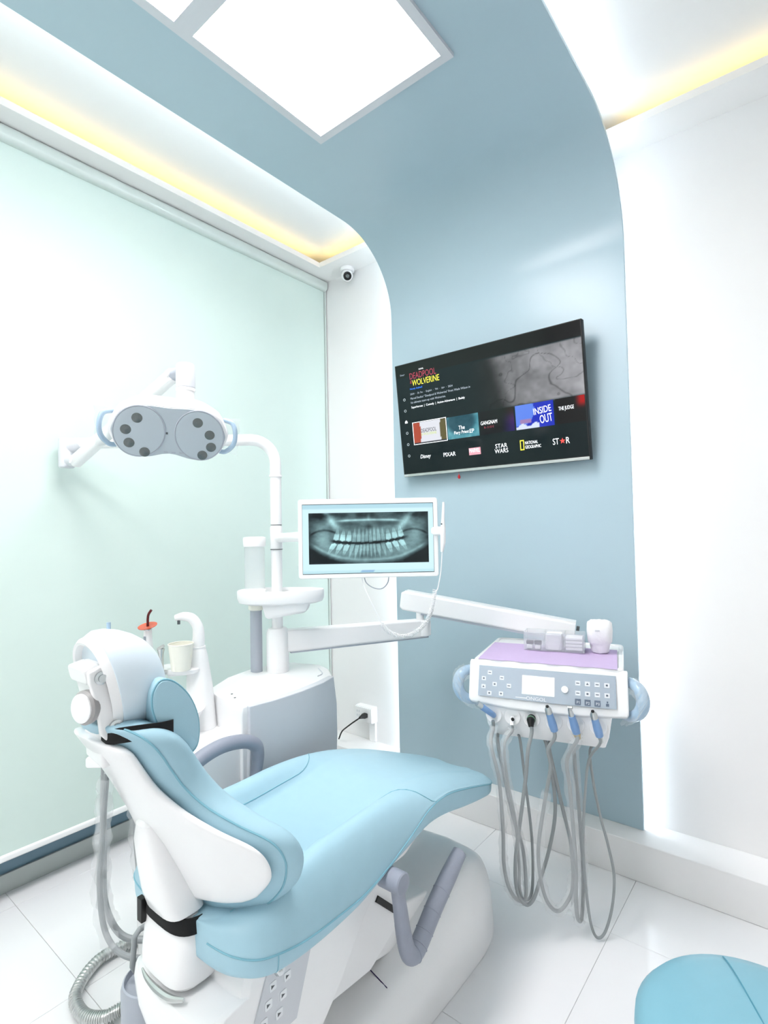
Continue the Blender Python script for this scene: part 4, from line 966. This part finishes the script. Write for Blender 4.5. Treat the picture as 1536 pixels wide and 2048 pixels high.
mk('knob_ring', lathe([(.018, -.022), (.018, -.004), (.028, 0), (.031, .006), (.031, .014), (.027, .018), (.001, .018)], 28, kn, kax), M('taupe_plastic', (168, 166, 166), .4, var=.03), brk)
mk('knob_face', lathe([(.0262, .0165), (.0262, .0205), (.023, .022), (.001, .0225)], 28, kn, kax), whitem, brk)
mk('headrest_stem', bar(hp_(.0, -.060, -.07), (CXC, .470, .95), .075, .020, up=(0, 1, 0)), white, ch, bevel=.006)
mk('release_pin', cyl(hp_(-.01, .004, .092), .004, .014, (0, 0, 1), 10), handlem, ch)
# neck pillow strapped in front of the headrest
npw = thing('neck_pillow', 'blue wedge neck pillow strapped below the white headrest', 'pillow', (-1.10, .60, .95))
tear = [(.524, 1.085), (.540, 1.104), (.568, 1.095), (.600, 1.060), (.620, 1.012), (.620, .962), (.603, .944), (.576, .955), (.546, .995), (.528, 1.035), (.522, 1.06)]
tp_ = [(p.x, p.y) for p in cat([(a, b, 0) for a, b in tear], 4, True)]; tcx = sum(p[0] for p in tp_)/len(tp_); tcz = sum(p[1] for p in tp_)/len(tp_)
mk('cushion', loft([[(x, tcx+(y-tcx)*k, tcz+(z-tcz)*k) for y, z in tp_] for x, k in ((-1.205, .1), (-1.204, .6), (-1.200, .90), (-1.19, 1), (-1.095, 1.03), (-1.0, 1), (-.990, .95), (-.986, .6), (-.985, .1))]), vinyl, npw, ang=60)
mk('piping', tube([(-.9935, tcx+(y-tcx)*.985, tcz+(z-tcz)*.985) for y, z in tp_], .0022, 6, closed=True), pipem, npw)
mk('strap', tube(cat([(-.966, .560, 1.000), (-.968, .535, .995), (-.985, .505, .990), (-1.01, .470, .992), (-1.04, .440, 1.0), (-1.07, .425, 1.005), (-1.13, .425, 1.0), (-1.20, .45, .99), (-1.236, .53, 1.0)], 6), .014, 8, flat=.25) if False else loft([[Vector(p)+Vector((dx, dy, dz)) for dx, dy, dz in ((0, 0, -.014), (.0025, -.0025, -.014), (.0025, -.0025, .014), (0, 0, .014))] for p in cat([(-.982, .560, 1.012), (-.982, .535, 1.014), (-.984, .508, 1.018), (-.992, .482, 1.020), (-1.02, .460, 1.016), (-1.06, .458, 1.012), (-1.095, .468, 1.006), (-1.14, .472, 1.006), (-1.19, .49, 1.0), (-1.206, .55, 1.0)], 6)]), strapm, npw)

# ================================================================== STOOL
sx_, sy_, sz_ = -.098, 1.145, .500
stl = thing('operator_stool', 'round teal padded stool at the lower right corner', 'stool', (sx_, sy_, 0))
mk('seat', lathe([(.001, -.075), (.165, -.080), (.194, -.072), (.207, -.048), (.205, -.026), (.190, -.008), (.155, .006), (.09, .014), (.001, .017)], 56, (sx_, sy_, sz_)), stoolv, stl)
mk('seat_seam', tube([(sx_+.192*t*math.cos(2.05), sy_+.192*t*math.sin(2.05), sz_+.0165-.004*abs(t)**2-.020*abs(t)**5) for t in [k/20-1 for k in range(41)]][2:-2], .0014, 6), M('stool_seam', (84, 150, 172), .5, var=0), stl)
mk('seat_plate', lathe([(.001, 0), (.13, 0), (.13, .012), (.001, .012)], 32, (sx_, sy_, sz_-.088)), black, stl)
mk('gas_column', lathe([(.030, 0), (.030, .17), (.016, .171), (.016, .345)], 20, (sx_, sy_, .075)), chrome, stl)
for k in range(5):
    a = 2*math.pi*k/5+.3; c, s_ = math.cos(a), math.sin(a)
    lg = mk('leg', taper((sx_+.03*c, sy_+.03*s_, .088), (sx_+.23*c, sy_+.23*s_, .068), .04, .026, .026, .018), chrome, stl)
    mk('caster', cyl((sx_+.23*c-.011*s_, sy_+.23*s_+.011*c, .0252), .025, .022, (s_, -c, 0), 18, .004), black, lg)

# ================================================================== FLOOR DRAIN POT, METAL HOSE, SUCTION HOSES
fb = Vector((-1.4134,0.7387,0.1724)); fb.z = 0
fp_ = thing('suction_filter_pot', 'grey cylindrical filter pot with a bent rod handle behind the chair', 'filter pot', tuple(fb))
mk('pot', lathe([(.001, 0), (.066, 0), (.072, .01), (.074, .20), (.070, .215), (.066, .217), (.064, .200), (.001, .198)], 36, (fb.x, fb.y, .0005)), grey, fp_)
mk('rod_handle', tube([(fb.x-.030, fb.y-.012, .198), (-1.4501,0.7062,0.2434), (-1.4433,0.7085,0.3201), (-1.4423,0.7216,0.3323), (-1.4487,0.7680,0.3280)], .0075, 12), hosem, fp_)
mk('valve', tube([(fb.x-.012, fb.y-.005, .198), (fb.x-.012, fb.y-.005, .226), (fb.x+.004, fb.y-.022, .232)], .009, 12), chrome, fp_)
mk('pipe_stub', cyl((fb.x+.015, fb.y-.02, .190), .012, .055, (0, 0, 1), 16), grey, fp_)
mk('label_plate', box(fb.x+.045, fb.y*0+fb.x+.055, fb.y-.066, fb.y-.060, .06, .085), lgrey, fp_)
mhp = cat([(fb.x-.02, fb.y-.035, .06), (-1.5753,0.7524,0.0350), (-1.6183,0.7024,0.0220), (-1.6771,0.6729,0.0220), (-1.7693,0.6917,0.0220), (-1.8413,0.7840,0.0220), (-1.8346,0.8887,0.0220), (-1.8055,0.9931,0.0220)], 40)
mt = tag(mk('metal_hose', tube(mhp, [.0165+.0016*(1 if i % 4 < 2 else -1) for i in range(len(mhp))], 12), steel), 'ribbed steel hose curling on the floor beside the grey pot', 'hose')
def suc(label, path, r, sl=None):
    t = thing('suction_hose', label, 'hose', tuple(path[0]), group='suction hoses left of the chair')
    sp_ = cat(path, 8); mk('tube', tube(sp_, r, 10), hosem, t)
    if sl:
        q = sp_[int(sl[0]*len(sp_)):int(sl[1]*len(sp_))]; vv, ff = tube(q, [sl[2]*(1+.18*math.sin(k*1.1)) for k in range(len(q))], 12, cap=False)
        rr_ = random.Random(len(q)); vv = [tuple(Vector(p)+Vector((rr_.uniform(-.003, .003), rr_.uniform(-.003, .003), 0))) for p in vv]
        mk('sleeve', (vv, ff), film, t)
suc('grey suction hose in crinkled clear film, leftmost loop beside the backrest', [(-1.6309,0.7216,0.6947), (-1.6416,0.7177,0.5859), (-1.6408,0.7101,0.4756), (-1.6383,0.7034,0.3812), (-1.6122,0.7029,0.2807), (-1.5703,0.7129,0.2318), (-1.5138,0.7332,0.2187), (-1.4928,0.7764,0.2019)], .008, (.02, .75, .022))
suc('grey suction hose in clear film, middle loop beside the backrest', [(-1.6777,0.7352,0.6995), (-1.6838,0.7347,0.5953), (-1.6785,0.7322,0.4521), (-1.6715,0.7303,0.3254), (-1.6351,0.7368,0.2585), (-1.5946,0.7580,0.2216), (-1.5408,0.8015,0.2130)], .0095, (.15, .7, .020))
suc('thin grey suction hose hanging next to the chair hinge cover', [(-1.6335,0.8018,0.5685), (-1.6338,0.8061,0.4628), (-1.6210,0.8071,0.3784), (-1.6032,0.8115,0.3098), (-1.5691,0.8164,0.2345)], .006, (.0, .6, .016))
hd = thing('suction_holder', 'small white suction holder peeking out behind the backrest', 'holder', (-1.7031,0.7405,0.6986))
mk('block', loft([[Vector((-1.7215,0.7514,0.6977))+RGT*a+Vector((0, 0, b))+FWD*d for a, b in rrect(.09, .032, .008)] for d in (-.02, .03)]), white, hd, bevel=.003)
mk('arm', tube([Vector((-1.7215,0.7514,0.6977)), Vector((-1.60, .87, .68)), Vector((-1.60, .95, .66))], .012, 12), white, hd)
